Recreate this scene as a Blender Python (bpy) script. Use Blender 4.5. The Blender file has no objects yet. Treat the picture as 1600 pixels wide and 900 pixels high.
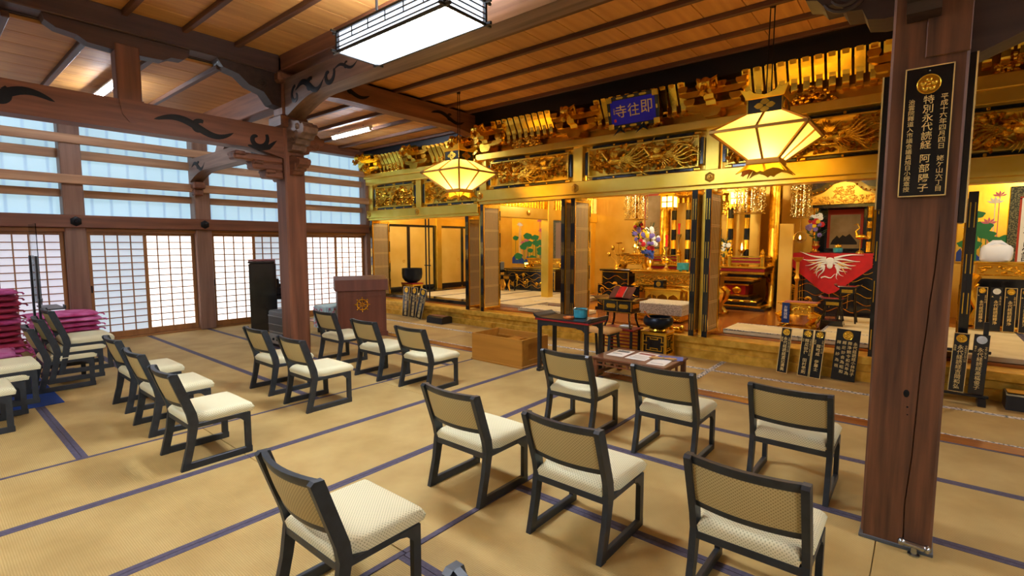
import bpy, math, random
from mathutils import Matrix, Vector, Euler
random.seed(7)
R = math.radians
SC = bpy.context.scene
COL = SC.collection
# ------------------------------------------------------------------ camera, world, exposure
cam_d = bpy.data.cameras.new('camera'); cam = bpy.data.objects.new('camera', cam_d); COL.objects.link(cam)
cam_d.sensor_width = 36.0; cam_d.lens = 780.5 / 1600 * 36.0; cam_d.clip_start = 0.05
cam.location = (0, 0, 1.6); cam.rotation_euler = (R(90 - 5.09), 0, R(39.46))
SC.camera = cam
SC.view_settings.view_transform = 'Standard'; SC.view_settings.look = 'None'
SC.view_settings.gamma = 1.0; SC.view_settings.use_curve_mapping = False
SC.view_settings.exposure = 0.85
world = bpy.data.worlds.new('daylight'); SC.world = world; world.use_nodes = True
world.node_tree.nodes['Background'].inputs[0].default_value = (0.75, 0.87, 1.0, 1)
world.node_tree.nodes['Background'].inputs[1].default_value = 1.0
SC.cycles.use_denoising = True
SC.cycles.max_bounces = 8; SC.cycles.diffuse_bounces = 4; SC.cycles.glossy_bounces = 4
SC.cycles.sample_clamp_indirect = 6.0

# ------------------------------------------------------------------ materials
def lin(c):
    if isinstance(c, str):
        c = c.lstrip('#'); c = [int(c[i:i+2], 16) / 255 for i in (0, 2, 4)]
    return tuple((x / 12.92 if x <= 0.04045 else ((x + 0.055) / 1.055) ** 2.4) for x in c) + (1.0,)
MATS = {}
def mat(name, c, rough=0.5, metal=0.0, c2=None, nscale=(5, 5, 5), ndetail=3.0, ramp=(0.35, 0.65), bump=0.0, bscale=None,
        emit=None, estr=0.0, rand=0.0, spec=None, trans=0.0, wave=None, alpha=None, coat=0.0):
    m = bpy.data.materials.new(name); m.use_nodes = True; nt = m.node_tree; N = nt.nodes; L = nt.links
    b = N['Principled BSDF']
    b.inputs['Base Color'].default_value = lin(c); b.inputs['Roughness'].default_value = rough; b.inputs['Metallic'].default_value = metal
    if spec is not None: b.inputs['Specular IOR Level'].default_value = spec
    if trans: b.inputs['Transmission Weight'].default_value = trans
    if coat: b.inputs['Coat Weight'].default_value = coat; b.inputs['Coat Roughness'].default_value = 0.08
    if alpha is not None: b.inputs['Alpha'].default_value = alpha
    if emit: b.inputs['Emission Color'].default_value = lin(emit); b.inputs['Emission Strength'].default_value = estr
    col = None
    if c2 or bump or wave:
        tc = N.new('ShaderNodeTexCoord'); mp = N.new('ShaderNodeMapping'); mp.inputs['Scale'].default_value = nscale
        L.new(tc.outputs['Object'], mp.inputs['Vector'])
        no = N.new('ShaderNodeTexNoise'); no.inputs['Scale'].default_value = 1.0; no.inputs['Detail'].default_value = ndetail
        L.new(mp.outputs['Vector'], no.inputs['Vector'])
        fac = no.outputs['Fac']
        if c2:
            r = N.new('ShaderNodeValToRGB'); r.color_ramp.elements[0].position = ramp[0]; r.color_ramp.elements[1].position = ramp[1]
            r.color_ramp.elements[0].color = lin(c); r.color_ramp.elements[1].color = lin(c2)
            L.new(fac, r.inputs['Fac']); col = r.outputs['Color']; L.new(col, b.inputs['Base Color'])
        hsrc = fac
        if wave:  # (axis, scale, amount, colour)
            ax, sc, amt, wc = wave
            w = N.new('ShaderNodeTexWave'); w.wave_type = 'BANDS'; w.bands_direction = ax; w.inputs['Scale'].default_value = sc
            w.inputs['Distortion'].default_value = 0.4; w.inputs['Detail'].default_value = 1.0
            L.new(tc.outputs['Object'], w.inputs['Vector'])
            mx = N.new('ShaderNodeMixRGB'); mx.inputs['Color2'].default_value = lin(wc)
            ml = N.new('ShaderNodeMath'); ml.operation = 'MULTIPLY'; ml.inputs[1].default_value = amt
            L.new(w.outputs['Fac'], ml.inputs[0]); L.new(ml.outputs[0], mx.inputs['Fac'])
            if col: L.new(col, mx.inputs['Color1'])
            else: mx.inputs['Color1'].default_value = lin(c)
            col = mx.outputs['Color']; L.new(col, b.inputs['Base Color']); hsrc = w.outputs['Fac']
        if bump:
            if bscale:
                n2 = N.new('ShaderNodeTexNoise'); n2.inputs['Scale'].default_value = bscale; n2.inputs['Detail'].default_value = 2
                L.new(tc.outputs['Object'], n2.inputs['Vector']); hsrc = n2.outputs['Fac']
            bp = N.new('ShaderNodeBump'); bp.inputs['Strength'].default_value = bump; bp.inputs['Distance'].default_value = 0.01
            L.new(hsrc, bp.inputs['Height']); L.new(bp.outputs['Normal'], b.inputs['Normal'])
    if rand:
        oi = N.new('ShaderNodeObjectInfo'); hs = N.new('ShaderNodeHueSaturation')
        mr = N.new('ShaderNodeMapRange'); mr.inputs['To Min'].default_value = 1 - rand; mr.inputs['To Max'].default_value = 1 + rand
        L.new(oi.outputs['Random'], mr.inputs['Value']); L.new(mr.outputs['Result'], hs.inputs['Value'])
        if col: L.new(col, hs.inputs['Color'])
        else: hs.inputs['Color'].default_value = lin(c)
        L.new(hs.outputs['Color'], b.inputs['Base Color'])
    MATS[name] = m
    return m

def wood(name, c, c2, axis, rough=0.5, fine=1.0, rand=0.0):
    s = {'x': (0.9, 14, 14), 'y': (14, 0.9, 14), 'z': (14, 14, 0.9)}[axis]
    return mat(name, c, rough, c2=c2, nscale=tuple(k * fine for k in s), ndetail=6, ramp=(0.3, 0.75), bump=0.15, rand=rand)

for ax in 'xyz':
    wood('timber_' + ax, '#8a583e', '#5a3626', ax, 0.5)
    wood('timber_pale_' + ax, '#d0a884', '#9a7254', ax, 0.55)
    wood('cedar_' + ax, '#a8753f', '#8a5c30', ax, 0.5)
wood('aged_post_z', '#7c4f30', '#2e1a0e', 'z', 0.6, 1.5)
wood('carved_beam_x', '#8d7263', '#5b4438', 'x', 0.5)
wood('dark_timber_x', '#42302a', '#2a1d19', 'x', 0.5)
wood('dark_timber_y', '#5a3d31', '#38241c', 'y', 0.5)
wood('wall_post_z', '#987562', '#745645', 'z', 0.5)
wood('ceiling_plank', '#dba058', '#b97c3c', 'y', 0.55, 0.7, rand=0.10)
wood('batten_x', '#6b4530', '#4a2c1e', 'x', 0.5)
wood('sill_x', '#a0602c', '#7d4318', 'x', 0.25)
wood('lectern_wood', '#7d4a36', '#66392a', 'z', 0.4)
wood('offering_wood', '#b57c2e', '#9e6822', 'x', 0.32)
wood('red_table_wood', '#7c4a2c', '#5e331c', 'x', 0.35)
wood('altar_floor_wood', '#b06a30', '#8a4d20', 'x', 0.18)
mat('tatami', '#c6aa6a', 0.75, c2='#b09254', nscale=(2.2, 2.2, 2.2), ndetail=4, wave=('Y', 30.0, 0.42, '#957838'), bump=0.25, rand=0.05)
mat('tatami_pale', '#d6c9a4', 0.75, c2='#c5b78e', nscale=(3, 3, 3), wave=('Y', 42.0, 0.2, '#a99a70'), bump=0.2)
mat('border_purple', '#544e60', 0.8, c2='#474153', nscale=(40, 40, 40))
mat('border_pattern', '#d4d0cc', 0.8, c2='#5e6878', nscale=(38, 38, 38), ndetail=0, ramp=(0.5, 0.55))
mat('plaster', '#d8cfbd', 0.9, c2='#c9bfab', nscale=(2, 2, 2))
mat('lacquer_black', '#14161a', 0.18, coat=0.4)
mat('lacquer_soft', '#1b1e22', 0.35)
mat('beam_black', '#101318', 0.4)
mat('chair_frame', '#23282d', 0.42, c2='#2b3238', nscale=(20, 20, 20))
mat('gold', '#ffd653', 0.24, 1.0, c2='#f0bf3a', nscale=(6, 6, 6), bump=0.06, bscale=30)
mat('gold_leaf', '#ffdc66', 0.30, .88, c2='#f8cf4c', nscale=(3, 3, 3), bump=0.05, bscale=18)
mat('gold_carved', '#ffd04a', 0.24, 1.0, c2='#d09a24', nscale=(14, 14, 14), bump=0.35, bscale=70)
mat('gold_dark', '#d8a43a', 0.35, .9)
mat('gold_text', '#eed084', 0.45, 0.25)
mat('brass', '#d8c080', 0.25, 1.0)
mat('lantern_brass', '#b8893c', 0.4, .5)
mat('gold_panel', '#eecb6a', 0.4, .35, c2='#e4bc54', nscale=(2, 2, 2))
mat('slat_gold', '#d8b878', 0.45, 0.4)
mat('gap_dark_brown', '#5c4630', 0.6)
mat('paper_white', '#f0eee8', 0.9)
mat('white_cloth', '#d4dcec', 0.85)
mat('red_cloth', '#c0141c', 0.75, c2='#a60f18', nscale=(6, 6, 6))
mat('red_lacquer', '#8a1418', 0.3)
mat('red_candle', '#e02a1e', 0.4)
mat('blue_plaque', '#2016ee', 0.4)
mat('blue_mat', '#0c3a86', 0.8)
mat('teal_glaze', '#3c9aa8', 0.3, c2='#2c8090', nscale=(20, 20, 20))
mat('orange_lacquer', '#c4662a', 0.35)
mat('bowl_dark', '#1c2430', 0.35, 0.5)
mat('iron', '#17191c', 0.5, 0.6)
mat('steel', '#aab0b4', 0.25, 1.0)
mat('grey_metal', '#5c6268', 0.4, 0.3)
mat('grey_light', '#8e9398', 0.4, 0.3)
mat('leaf_green', '#1f7a45', 0.6)
mat('leaf_dark', '#2c4a2c', 0.6)
mat('lotus_blue', '#1a3f9a', 0.6)
mat('petal_pink', '#d06a8a', 0.6)
mat('petal_white', '#e6ecec', 0.6)
mat('petal_yellow', '#e8c820', 0.6)
mat('petal_violet', '#7a6ac0', 0.6)
mat('petal_blue', '#3c58b8', 0.6)
mat('petal_red', '#c02030', 0.6)
mat('runner_red', '#9a5a54', 0.85)
mat('floral_cloth', '#b4dce2', 0.85, c2='#cfe8ea', nscale=(8, 8, 8))
mat('tan_fabric', '#c89a5a', 0.85)
mat('scroll_grey', '#8c7a72', 0.85)
mat('scroll_tan', '#b09a72', 0.85, c2='#9a8458', nscale=(4, 4, 4))
mat('scroll_brocade', '#3a4038', 0.8, c2='#7a7a5a', nscale=(60, 60, 60), ndetail=0, ramp=(0.5, 0.55))
mat('scroll_red', '#b4402a', 0.8)
mat('brocade_cloth', '#cfc6ae', 0.85, c2='#8a8270', nscale=(110, 110, 110), ndetail=0, ramp=(0.5, 0.54))
mat('ink', '#2a2624', 0.8)
for i, c in enumerate(['#b02f66', '#9c2148', '#c23a7c', '#8e1c3a', '#cf5a98']):
    mat('zabuton_%d' % i, c, 0.8, c2=('#d86ab0', '#b83a5c', '#e27ab8', '#a83450', '#e08ac0')[i], nscale=(7, 7, 7))
def emis(name, c, s, body='#ffffff'):
    return mat(name, body, 0.7, emit=c, estr=s)
emis('lamp_panel', '#e2eeff', 38.0)
emis('lamp_side', '#e2eeff', 1.6)
emis('tube_glow', '#e6f0ff', 60.0)
def glowing_paper(name, c, e):
    m = bpy.data.materials.new(name); m.use_nodes = True; nt = m.node_tree; N = nt.nodes; L = nt.links
    N.remove(N['Principled BSDF']); tr = N.new('ShaderNodeBsdfTranslucent'); tr.inputs[0].default_value = lin('#ffe9a8')
    em = N.new('ShaderNodeEmission'); em.inputs[0].default_value = lin(c); em.inputs[1].default_value = e
    ad = N.new('ShaderNodeAddShader'); L.new(tr.outputs[0], ad.inputs[0]); L.new(em.outputs[0], ad.inputs[1]); L.new(ad.outputs[0], N['Material Output'].inputs[0]); MATS[name] = m
glowing_paper('lantern_paper', '#ffbe38', 0.52); glowing_paper('lantern_bottom', '#ffc23c', 0.6)
emis('flame', '#ffc050', 30.0)
emis('small_lamp', '#ffe0a0', 1.1)
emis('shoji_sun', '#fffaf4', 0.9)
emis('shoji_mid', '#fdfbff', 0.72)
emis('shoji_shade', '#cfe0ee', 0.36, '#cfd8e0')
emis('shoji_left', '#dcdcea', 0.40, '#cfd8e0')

def glazing():
    m = bpy.data.materials.new('upper_glazing'); m.use_nodes = True; nt = m.node_tree; N = nt.nodes; L = nt.links
    b = N['Principled BSDF']; b.inputs['Base Color'].default_value = lin('#b8cfdc'); b.inputs['Roughness'].default_value = 0.5
    tc = N.new('ShaderNodeTexCoord'); w = N.new('ShaderNodeTexWave'); w.bands_direction = 'Y'; w.inputs['Scale'].default_value = 1.25
    r = N.new('ShaderNodeValToRGB'); r.color_ramp.elements[0].color = lin('#8fbad8'); r.color_ramp.elements[0].position = 0.0
    r.color_ramp.elements[1].color = lin('#b4dcf0'); r.color_ramp.elements[1].position = 0.12
    L.new(tc.outputs['Object'], w.inputs['Vector']); L.new(w.outputs['Fac'], r.inputs['Fac'])
    L.new(r.outputs['Color'], b.inputs['Emission Color']); b.inputs['Emission Strength'].default_value = 0.45
    MATS['upper_glazing'] = m
glazing()

def fabric(name, c, dot, scale=62.0):
    """woven upholstery with a diagonal grid of small darker dots"""
    m = bpy.data.materials.new(name); m.use_nodes = True; nt = m.node_tree; N = nt.nodes; L = nt.links
    b = N['Principled BSDF']; b.inputs['Roughness'].default_value = 0.85
    tc = N.new('ShaderNodeTexCoord'); mp = N.new('ShaderNodeMapping'); mp.inputs['Rotation'].default_value = (0, 0, R(45))
    L.new(tc.outputs['UV'], mp.inputs['Vector']); mp.inputs['Scale'].default_value = (scale, scale, scale)
    v = N.new('ShaderNodeTexVoronoi'); v.inputs['Scale'].default_value = 1.0; v.inputs['Randomness'].default_value = 0.0
    L.new(mp.outputs['Vector'], v.inputs['Vector'])
    r = N.new('ShaderNodeValToRGB'); r.color_ramp.elements[0].position = 0.22; r.color_ramp.elements[1].position = 0.34
    r.color_ramp.elements[0].color = lin(dot); r.color_ramp.elements[1].color = lin(c)
    L.new(v.outputs['Distance'], r.inputs['Fac']); L.new(r.outputs['Color'], b.inputs['Base Color'])
    MATS[name] = m
fabric('seat_fabric', '#e6dfb6', '#b9b48a', 88); fabric('back_fabric', '#c8b57c', '#9c8a56', 88)
def fabric_glass():
    m = mat('clear_acrylic', '#dce8ee', 0.03, trans=1.0); m.node_tree.nodes['Principled BSDF'].inputs['IOR'].default_value = 1.25
fabric_glass()

# ------------------------------------------------------------------ mesh builder
class MB:
    def __init__(s, M=None): s.v = []; s.f = []; s.M = M
    def add(s, vs, fs):
        o = len(s.v)
        if s.M is not None: vs = [tuple(s.M @ Vector(v)) for v in vs]
        s.v.extend(vs); s.f.extend([tuple(i + o for i in f) for f in fs]); return s
    def box(s, x0, x1, y0, y1, z0, z1, c=0.0):
        if x1 < x0: x0, x1 = x1, x0
        if y1 < y0: y0, y1 = y1, y0
        if z1 < z0: z0, z1 = z1, z0
        if c <= 0:
            vs = [(x0,y0,z0),(x1,y0,z0),(x1,y1,z0),(x0,y1,z0),(x0,y0,z1),(x1,y0,z1),(x1,y1,z1),(x0,y1,z1)]
            return s.add(vs, [(0,3,2,1),(4,5,6,7),(0,1,5,4),(1,2,6,5),(2,3,7,6),(3,0,4,7)])
        c = min(c, (x1-x0)*.45, (y1-y0)*.45, (z1-z0)*.45)
        X = (x0, x1); Y = (y0, y1); Z = (z0, z1); vs = []; idx = {}
        for i in (0, 1):
            for j in (0, 1):
                for k in (0, 1):
                    sx, sy, sz = (1, -1)[i]*c, (1, -1)[j]*c, (1, -1)[k]*c
                    for a, p in enumerate(((X[i], Y[j]+sy, Z[k]+sz), (X[i]+sx, Y[j], Z[k]+sz), (X[i]+sx, Y[j]+sy, Z[k]))):
                        idx[i, j, k, a] = len(vs); vs.append(p)
        g = lambda i, j, k, a: idx[i, j, k, a]
        fs = []
        for i in (0, 1):
            q = [g(i,0,0,0), g(i,1,0,0), g(i,1,1,0), g(i,0,1,0)]; fs.append(q if i else q[::-1])
            q = [g(0,i,0,1), g(0,i,1,1), g(1,i,1,1), g(1,i,0,1)]; fs.append(q if i else q[::-1])
            q = [g(0,0,i,2), g(1,0,i,2), g(1,1,i,2), g(0,1,i,2)]; fs.append(q if i else q[::-1])
        for a in (0, 1):
            for b in (0, 1):
                fl = (a ^ b)
                q = [g(a,b,0,0), g(a,b,0,1), g(a,b,1,1), g(a,b,1,0)]; fs.append(q if not fl else q[::-1])
                q = [g(a,0,b,0), g(a,1,b,0), g(a,1,b,2), g(a,0,b,2)]; fs.append(q if not fl else q[::-1])
                q = [g(0,a,b,1), g(0,a,b,2), g(1,a,b,2), g(1,a,b,1)]; fs.append(q if not fl else q[::-1])
        for i in (0, 1):
            for j in (0, 1):
                for k in (0, 1):
                    q = [g(i,j,k,0), g(i,j,k,1), g(i,j,k,2)]; fs.append(q if (i+j+k) % 2 else q[::-1])
        return s.add(vs, fs)
    def bar(s, p, q, w, h, c=0.0, up=(0, 0, 1)):
        """rectangular bar from p to q, w sideways, h along up"""
        p, q = Vector(p), Vector(q); d = (q - p); ln = d.length; d.normalize(); u = Vector(up)
        sx = d.cross(u)
        if sx.length < 1e-5: sx = d.cross(Vector((0, 1, 0)))
        sx.normalize(); u = sx.cross(d)
        Mo = Matrix(((sx.x, d.x, u.x, p.x), (sx.y, d.y, u.y, p.y), (sx.z, d.z, u.z, p.z), (0, 0, 0, 1)))
        old = s.M; s.M = Mo if old is None else old @ Mo
        s.box(-w/2, w/2, 0, ln, -h/2, h/2, c); s.M = old; return s
    def tube(s, pts, rad, n=8, flat=1.0, fdir=None, cap=True):
        pts = [Vector(p) for p in pts]; k = len(pts)
        if not hasattr(rad, '__len__'): rad = [rad] * k
        vs = []; t0 = (pts[1] - pts[0]).normalized()
        u = Vector(fdir) if fdir else (Vector((0, 0, 1)) if abs(t0.z) < .9 else Vector((1, 0, 0)))
        for i, p in enumerate(pts):
            t = (pts[min(i+1, k-1)] - pts[max(i-1, 0)])
            t = t.normalized() if t.length > 1e-9 else t0
            a = u - t * u.dot(t)
            if a.length < 1e-6: a = Vector((t.y, t.z, t.x))
            a.normalize(); b = t.cross(a)
            if not fdir: u = a
            for j in range(n):
                th = 2 * math.pi * j / n
                vs.append(tuple(p + a * (math.cos(th) * rad[i] * flat) + b * (math.sin(th) * rad[i])))
        fs = [(i*n+j, i*n+(j+1) % n, (i+1)*n+(j+1) % n, (i+1)*n+j) for i in range(k-1) for j in range(n)]
        if cap: fs += [tuple(range(n-1, -1, -1)), tuple((k-1)*n+j for j in range(n))]
        return s.add(vs, fs)
    def cyl(s, p, q, r, n=12, r2=None): return s.tube([p, q], [r, r if r2 is None else r2], n)
    def lathe(s, prof, n=20, c=(0, 0, 0), a0=0.0, squash=1.0):
        vs = []; k = len(prof)
        for r, z in prof:
            for j in range(n):
                th = a0 + 2 * math.pi * j / n; vs.append((c[0]+r*math.cos(th), c[1]+r*math.sin(th)*squash, c[2]+z))
        fs = [(i*n+j, i*n+(j+1) % n, (i+1)*n+(j+1) % n, (i+1)*n+j) for i in range(k-1) for j in range(n)]
        fs += [tuple(range(n-1, -1, -1)), tuple((k-1)*n+j for j in range(n))]
        return s.add(vs, fs)
    def prism(s, poly, axis, d0, d1):
        """polygon extruded; axis x: poly=(y,z); axis y: poly=(x,z); axis z: poly=(x,y)"""
        f = {'x': lambda a, b, d: (d, a, b), 'y': lambda a, b, d: (a, d, b), 'z': lambda a, b, d: (a, b, d)}[axis]
        n = len(poly); vs = [f(a, b, d0) for a, b in poly] + [f(a, b, d1) for a, b in poly]
        fs = [tuple(range(n-1, -1, -1)), tuple(range(n, 2*n))] + [(i, (i+1) % n, n+(i+1) % n, n+i) for i in range(n)]
        return s.add(vs, fs)
    def ball(s, c, r, n=8, m=6, sc=(1, 1, 1)):
        vs = [(c[0], c[1], c[2]-r*sc[2])]
        for i in range(1, m):
            ph = -math.pi/2 + math.pi*i/m
            for j in range(n):
                th = 2*math.pi*j/n
                vs.append((c[0]+r*sc[0]*math.cos(ph)*math.cos(th), c[1]+r*sc[1]*math.cos(ph)*math.sin(th), c[2]+r*sc[2]*math.sin(ph)))
        vs.append((c[0], c[1], c[2]+r*sc[2])); last = len(vs)-1
        fs = [(0, 1+(j+1) % n, 1+j) for j in range(n)]
        fs += [(1+i*n+j, 1+i*n+(j+1) % n, 1+(i+1)*n+(j+1) % n, 1+(i+1)*n+j) for i in range(m-2) for j in range(n)]
        fs += [(last, 1+(m-2)*n+j, 1+(m-2)*n+(j+1) % n) for j in range(n)]
        return s.add(vs, fs)
    def build(s, name, material, parent=None, smooth=False, uv=False, loc=None, rot=None):
        me = bpy.data.meshes.new(name); me.from_pydata(s.v, [], s.f); me.update()
        bm_fix(me)
        if smooth:
            me.shade_smooth(); me.set_sharp_from_angle(angle=R(38))
        if uv: box_uv(me)
        me.materials.append(MATS[material] if isinstance(material, str) else material)
        return link(name, me, parent, loc, rot)
import bmesh
def bm_fix(me):
    bm = bmesh.new(); bm.from_mesh(me); bmesh.ops.recalc_face_normals(bm, faces=bm.faces); bm.to_mesh(me); bm.free()
def box_uv(me):
    uvl = me.uv_layers.new(name='uv')
    for p in me.polygons:
        n = p.normal; a = max(range(3), key=lambda i: abs(n[i]))
        for li in p.loop_indices:
            co = me.vertices[me.loops[li].vertex_index].co
            uvl.data[li].uv = (co.y, co.z) if a == 0 else ((co.x, co.z) if a == 1 else (co.x, co.y))
def link(name, data, parent=None, loc=None, rot=None):
    o = bpy.data.objects.new(name, data); COL.objects.link(o)
    if parent is not None: o.parent = parent
    if loc is not None: o.location = loc
    if rot is not None: o.rotation_euler = rot
    return o
def tag(o, label, cat, group=None, kind=None):
    o['label'] = label; o['category'] = cat
    if group: o['group'] = group
    if kind: o['kind'] = kind
    return o
def thing(name, label, cat, loc=(0, 0, 0), rz=0.0, group=None, kind=None):
    return tag(link(name, None, None, loc, (0, 0, rz)), label, cat, group, kind)
def struct(name, label, cat): return thing(name, label, cat, kind='structure')
def copy_tree(o, parent=None):
    c = o.copy(); COL.objects.link(c); c.parent = parent
    for ch in [k for k in COL.objects if k.parent == o]: copy_tree(ch, c)
    return c
def kids(o): return [k for k in COL.objects if k.parent == o]
def part(name, material, parent, fn, smooth=False, uv=False, loc=None, rot=None):
    m = MB(); fn(m); return m.build(name, material, parent, smooth, uv, loc, rot)
def text(name, body, size, material, parent, loc, rot, line=1.0, bold=0.003, ax='CENTER', ay='CENTER', ext=0.0006, spacing=1.0, mirror=False):
    cu = bpy.data.curves.new('txt', 'FONT'); cu.body = body; cu.size = size; cu.align_x = ax; cu.align_y = ay
    cu.space_line = line; cu.offset = bold * size; cu.extrude = ext; cu.resolution_u = 2; cu.space_character = spacing
    o = bpy.data.objects.new('txt', cu); COL.objects.link(o)
    dg = bpy.context.evaluated_depsgraph_get()
    me = bpy.data.meshes.new_from_object(o.evaluated_get(dg)); bpy.data.objects.remove(o)
    me.materials.clear(); me.materials.append(MATS[material])
    return link(name, me, parent, loc, rot)
def vert(s): return '\n'.join(s)
# ================================================================== STRUCTURE: floor
floor = part('floor', 'altar_floor_wood', None, lambda m: m.box(-10.6, 6.2, -5.2, 13.2, -0.20, -0.06))
tag(floor, 'temple hall floor covered edge to edge with tan tatami mats', 'floor', kind='structure')
MAT_CACHE = {}
def tatami(x0, x1, y0, y1, along, border='border_purple', z=0.0, surf='tatami', parent=None, sides=(1, 1)):
    g = 0.002; sx, sy = round(x1-x0, 3), round(y1-y0, 3); key = (sx, sy, along, border, surf, sides)
    if key not in MAT_CACHE:
        m = MB(); m.box(-sx/2+g, sx/2-g, -sy/2+g, sy/2-g, -0.055, 0.0, 0.003); a = m.build('tatami_mat', surf, parent)
        b = MB(); w = 0.034
        for q, sgn in enumerate((-1, 1)):
            if not sides[q]: continue
            if along == 'x': b.box(-sx/2+g, sx/2-g, sgn*(sy/2-g), sgn*(sy/2-g-w), -0.01, 0.0016)
            else: b.box(sgn*(sx/2-g), sgn*(sx/2-g-w), -sy/2+g, sy/2-g, -0.01, 0.0016)
        e = b.build('border', border, a)
        MAT_CACHE[key] = (a.data, e.data)
    else:
        da, db = MAT_CACHE[key]; a = link('tatami_mat', da, parent); link('border', db, a)
    a.location = ((x0+x1)/2, (y0+y1)/2, z); return a
W = 0.935
xa = [-4.785, -3.853, -2.92, -1.985]; ya = [-4.06, -2.19, -0.32, 1.55, 3.41, 5.27]
for i in range(3):
    for j in range(5): tatami(xa[i], xa[i+1], ya[j], ya[j+1], 'y', parent=floor)
yb = [-4.865, -3.93, -2.995, -2.06, -1.125, -0.19, 0.745, 1.68, 2.615, 3.55, 4.485, 5.27]
for x0, x1 in ((-10.39, -8.53), (-8.53, -6.66), (-6.66, -4.785)):
    for j in range(11): tatami(x0, x1, yb[j], yb[j+1], 'x', parent=floor)
yc = [-4.08, -3.145, -2.21, -1.275, -0.34, 0.595, 1.53, 2.47, 3.44, 4.37, 5.27]
for x0, x1 in ((-1.985, -0.115), (-0.115, 1.755), (1.755, 3.625), (3.625, 5.5)):
    for j in range(10): tatami(x0, x1, yc[j], yc[j+1], 'x', parent=floor)
part('sill_board', 'sill_x', floor, lambda m: m.box(-10.39, 5.9, 5.27, 5.46, -0.06, 0.004, 0.004))
xd = [-10.39, -8.3, -6.2, -4.1, -2.02, 0.07, 2.15, 4.2, 5.9]
for j in range(8):
    tatami(xd[j], xd[j+1], 5.46, 6.40, 'x', 'border_pattern', parent=floor)
    tatami(xd[j], xd[j+1], 6.40, 7.02, 'x', 'border_pattern', parent=floor, sides=(1, 0))
part('cross_border', 'border_pattern', floor, lambda m: m.box(-2.05, -1.985, 5.47, 7.0, -0.01, 0.0026))

# ------------------------------------------------------------------ ceiling
ceiling = part('ceiling', 'dark_timber_x', None, lambda m: m.box(-6.9, 6.2, -5.2, 7.3, 4.09, 4.2).box(-10.6, -6.9, -5.2, 7.3, 3.82, 4.2))
tag(ceiling, 'boarded wooden ceiling with long thin dark battens', 'ceiling', kind='structure')
mb = MB(); mb.box(-0.213, 0.213, -6.2, 6.2, 0, 0.035, 0.004); proto = mb.build('ceiling_board', 'ceiling_plank', ceiling)
first = True
def board(x, y, z, sy=1.0):
    global first
    o = proto if first else link('ceiling_board', proto.data, ceiling); first = False
    o.location = (x, y, z); o.scale = (1, sy, 1)
for i in range(29): board(-6.55 + i*0.433, 1.05, 4.055)
for i in range(8): board(-10.2 + i*0.433, 1.05, 3.785)
bt = MB(); bt.box(-6.45, 6.45, -0.03, 0.03, 0, 0.06, 0.006); bt = bt.build('batten', 'batten_x', ceiling)
ys = [-4.5 + 0.56*i for i in range(14)] + [4.05, 4.62, 5.19, 5.76, 6.33, 6.85]
for i, y in enumerate(ys):
    o = bt if i == 0 else link('batten', bt.data, ceiling); o.location = (-0.3, y, 4.0)
ab = MB(); ab.box(-1.78, 1.78, -0.03, 0.03, 0, 0.06, 0.006); ab = ab.build('batten', 'batten_x', ceiling)
ys = [-4.2 + 0.62*i for i in range(12)] + [4.0, 4.6, 5.2, 5.8, 6.4, 6.95]
for i, y in enumerate(ys):
    o = ab if i == 0 else link('batten', ab.data, ceiling); o.location = (-8.6, y, 3.73)

# ------------------------------------------------------------------ plain walls outside the frame
tag(part('wall_back', 'plaster', None, lambda m: m.box(-10.6, 6.2, -5.35, -5.2, -0.1, 4.2)), 'plain plaster wall at the far rear end of the hall', 'wall', kind='structure')
tag(part('wall_right', 'plaster', None, lambda m: m.box(6.2, 6.35, -5.2, 13.2, -0.1, 4.2)), 'plain plaster wall closing the other side of the hall', 'wall', kind='structure')

# ------------------------------------------------------------------ left wall with glazing above shoji
wl = struct('wall_left', 'timber framed side wall with rails and pale blue glazing over shoji', 'wall')
POSTY = [-3.71, -1.89, -0.075, 1.74, 3.555, 5.365, 7.17]
for y in POSTY:
    part('post', 'wall_post_z', wl, lambda m: m.box(-10.55, -10.29, y-0.13, y+0.13, 0, 3.8, 0.015))
    o = part('hex_ornament', 'iron', wl, lambda m: (m.lathe([(0.075, 0), (0.078, 0.008), (0.055, 0.022), (0.03, 0.026), (0.022, 0.04), (0.0, 0.042)], 6)), True)
    o.location = (-10.243, y, 1.945); o.rotation_euler = (0, R(90), 0)
    part('trim_block', 'timber_pale_y', wl, lambda m: m.box(-10.36, -10.235, y-0.10, y+0.10, 3.62, 3.78, 0.02))
part('head_beam', 'timber_y', wl, lambda m: m.box(-10.5, -10.245, -5.2, 7.1, 1.845, 2.045, 0.012))
part('lower_head_rail', 'cedar_y', wl, lambda m: m.box(-10.5, -10.33, -5.2, 7.1, 1.785, 1.843, 0.006))
for z0, z1 in ((3.145, 3.28), (2.525, 2.665)):
    part('front_rail', 'timber_pale_y', wl, lambda m: m.box(-10.34, -10.25, -5.2, 7.15, z0, z1, 0.008))
for z0, z1 in ((2.93, 3.07), (2.33, 2.45)):
    part('rear_rail', 'timber_pale_y', wl, lambda m: m.box(-10.53, -10.45, -5.2, 7.15, z0, z1, 0.008))
part('floor_rail', 'cedar_y', wl, lambda m: m.box(-10.5, -10.33, -5.2, 7.1, -0.05, 0.03, 0.004))
part('eaves_board', 'timber_y', wl, lambda m: m.box(-10.56, -10.3, -5.2, 7.15, 3.6, 3.8, 0.01))
for i in range(6):
    for z0, z1 in ((2.045, 2.39), (2.39, 3.0), (3.0, 3.62)):
        part('window_pane', 'upper_glazing', wl, lambda m: m.box(-10.56, -10.54, POSTY[i]+0.1, POSTY[i+1]-0.1, z0+.003, z1-.003))
part('outer_boarding', 'plaster', wl, lambda m: m.box(-10.75, -10.7, -5.3, 7.4, -0.1, 4.2))
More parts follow.
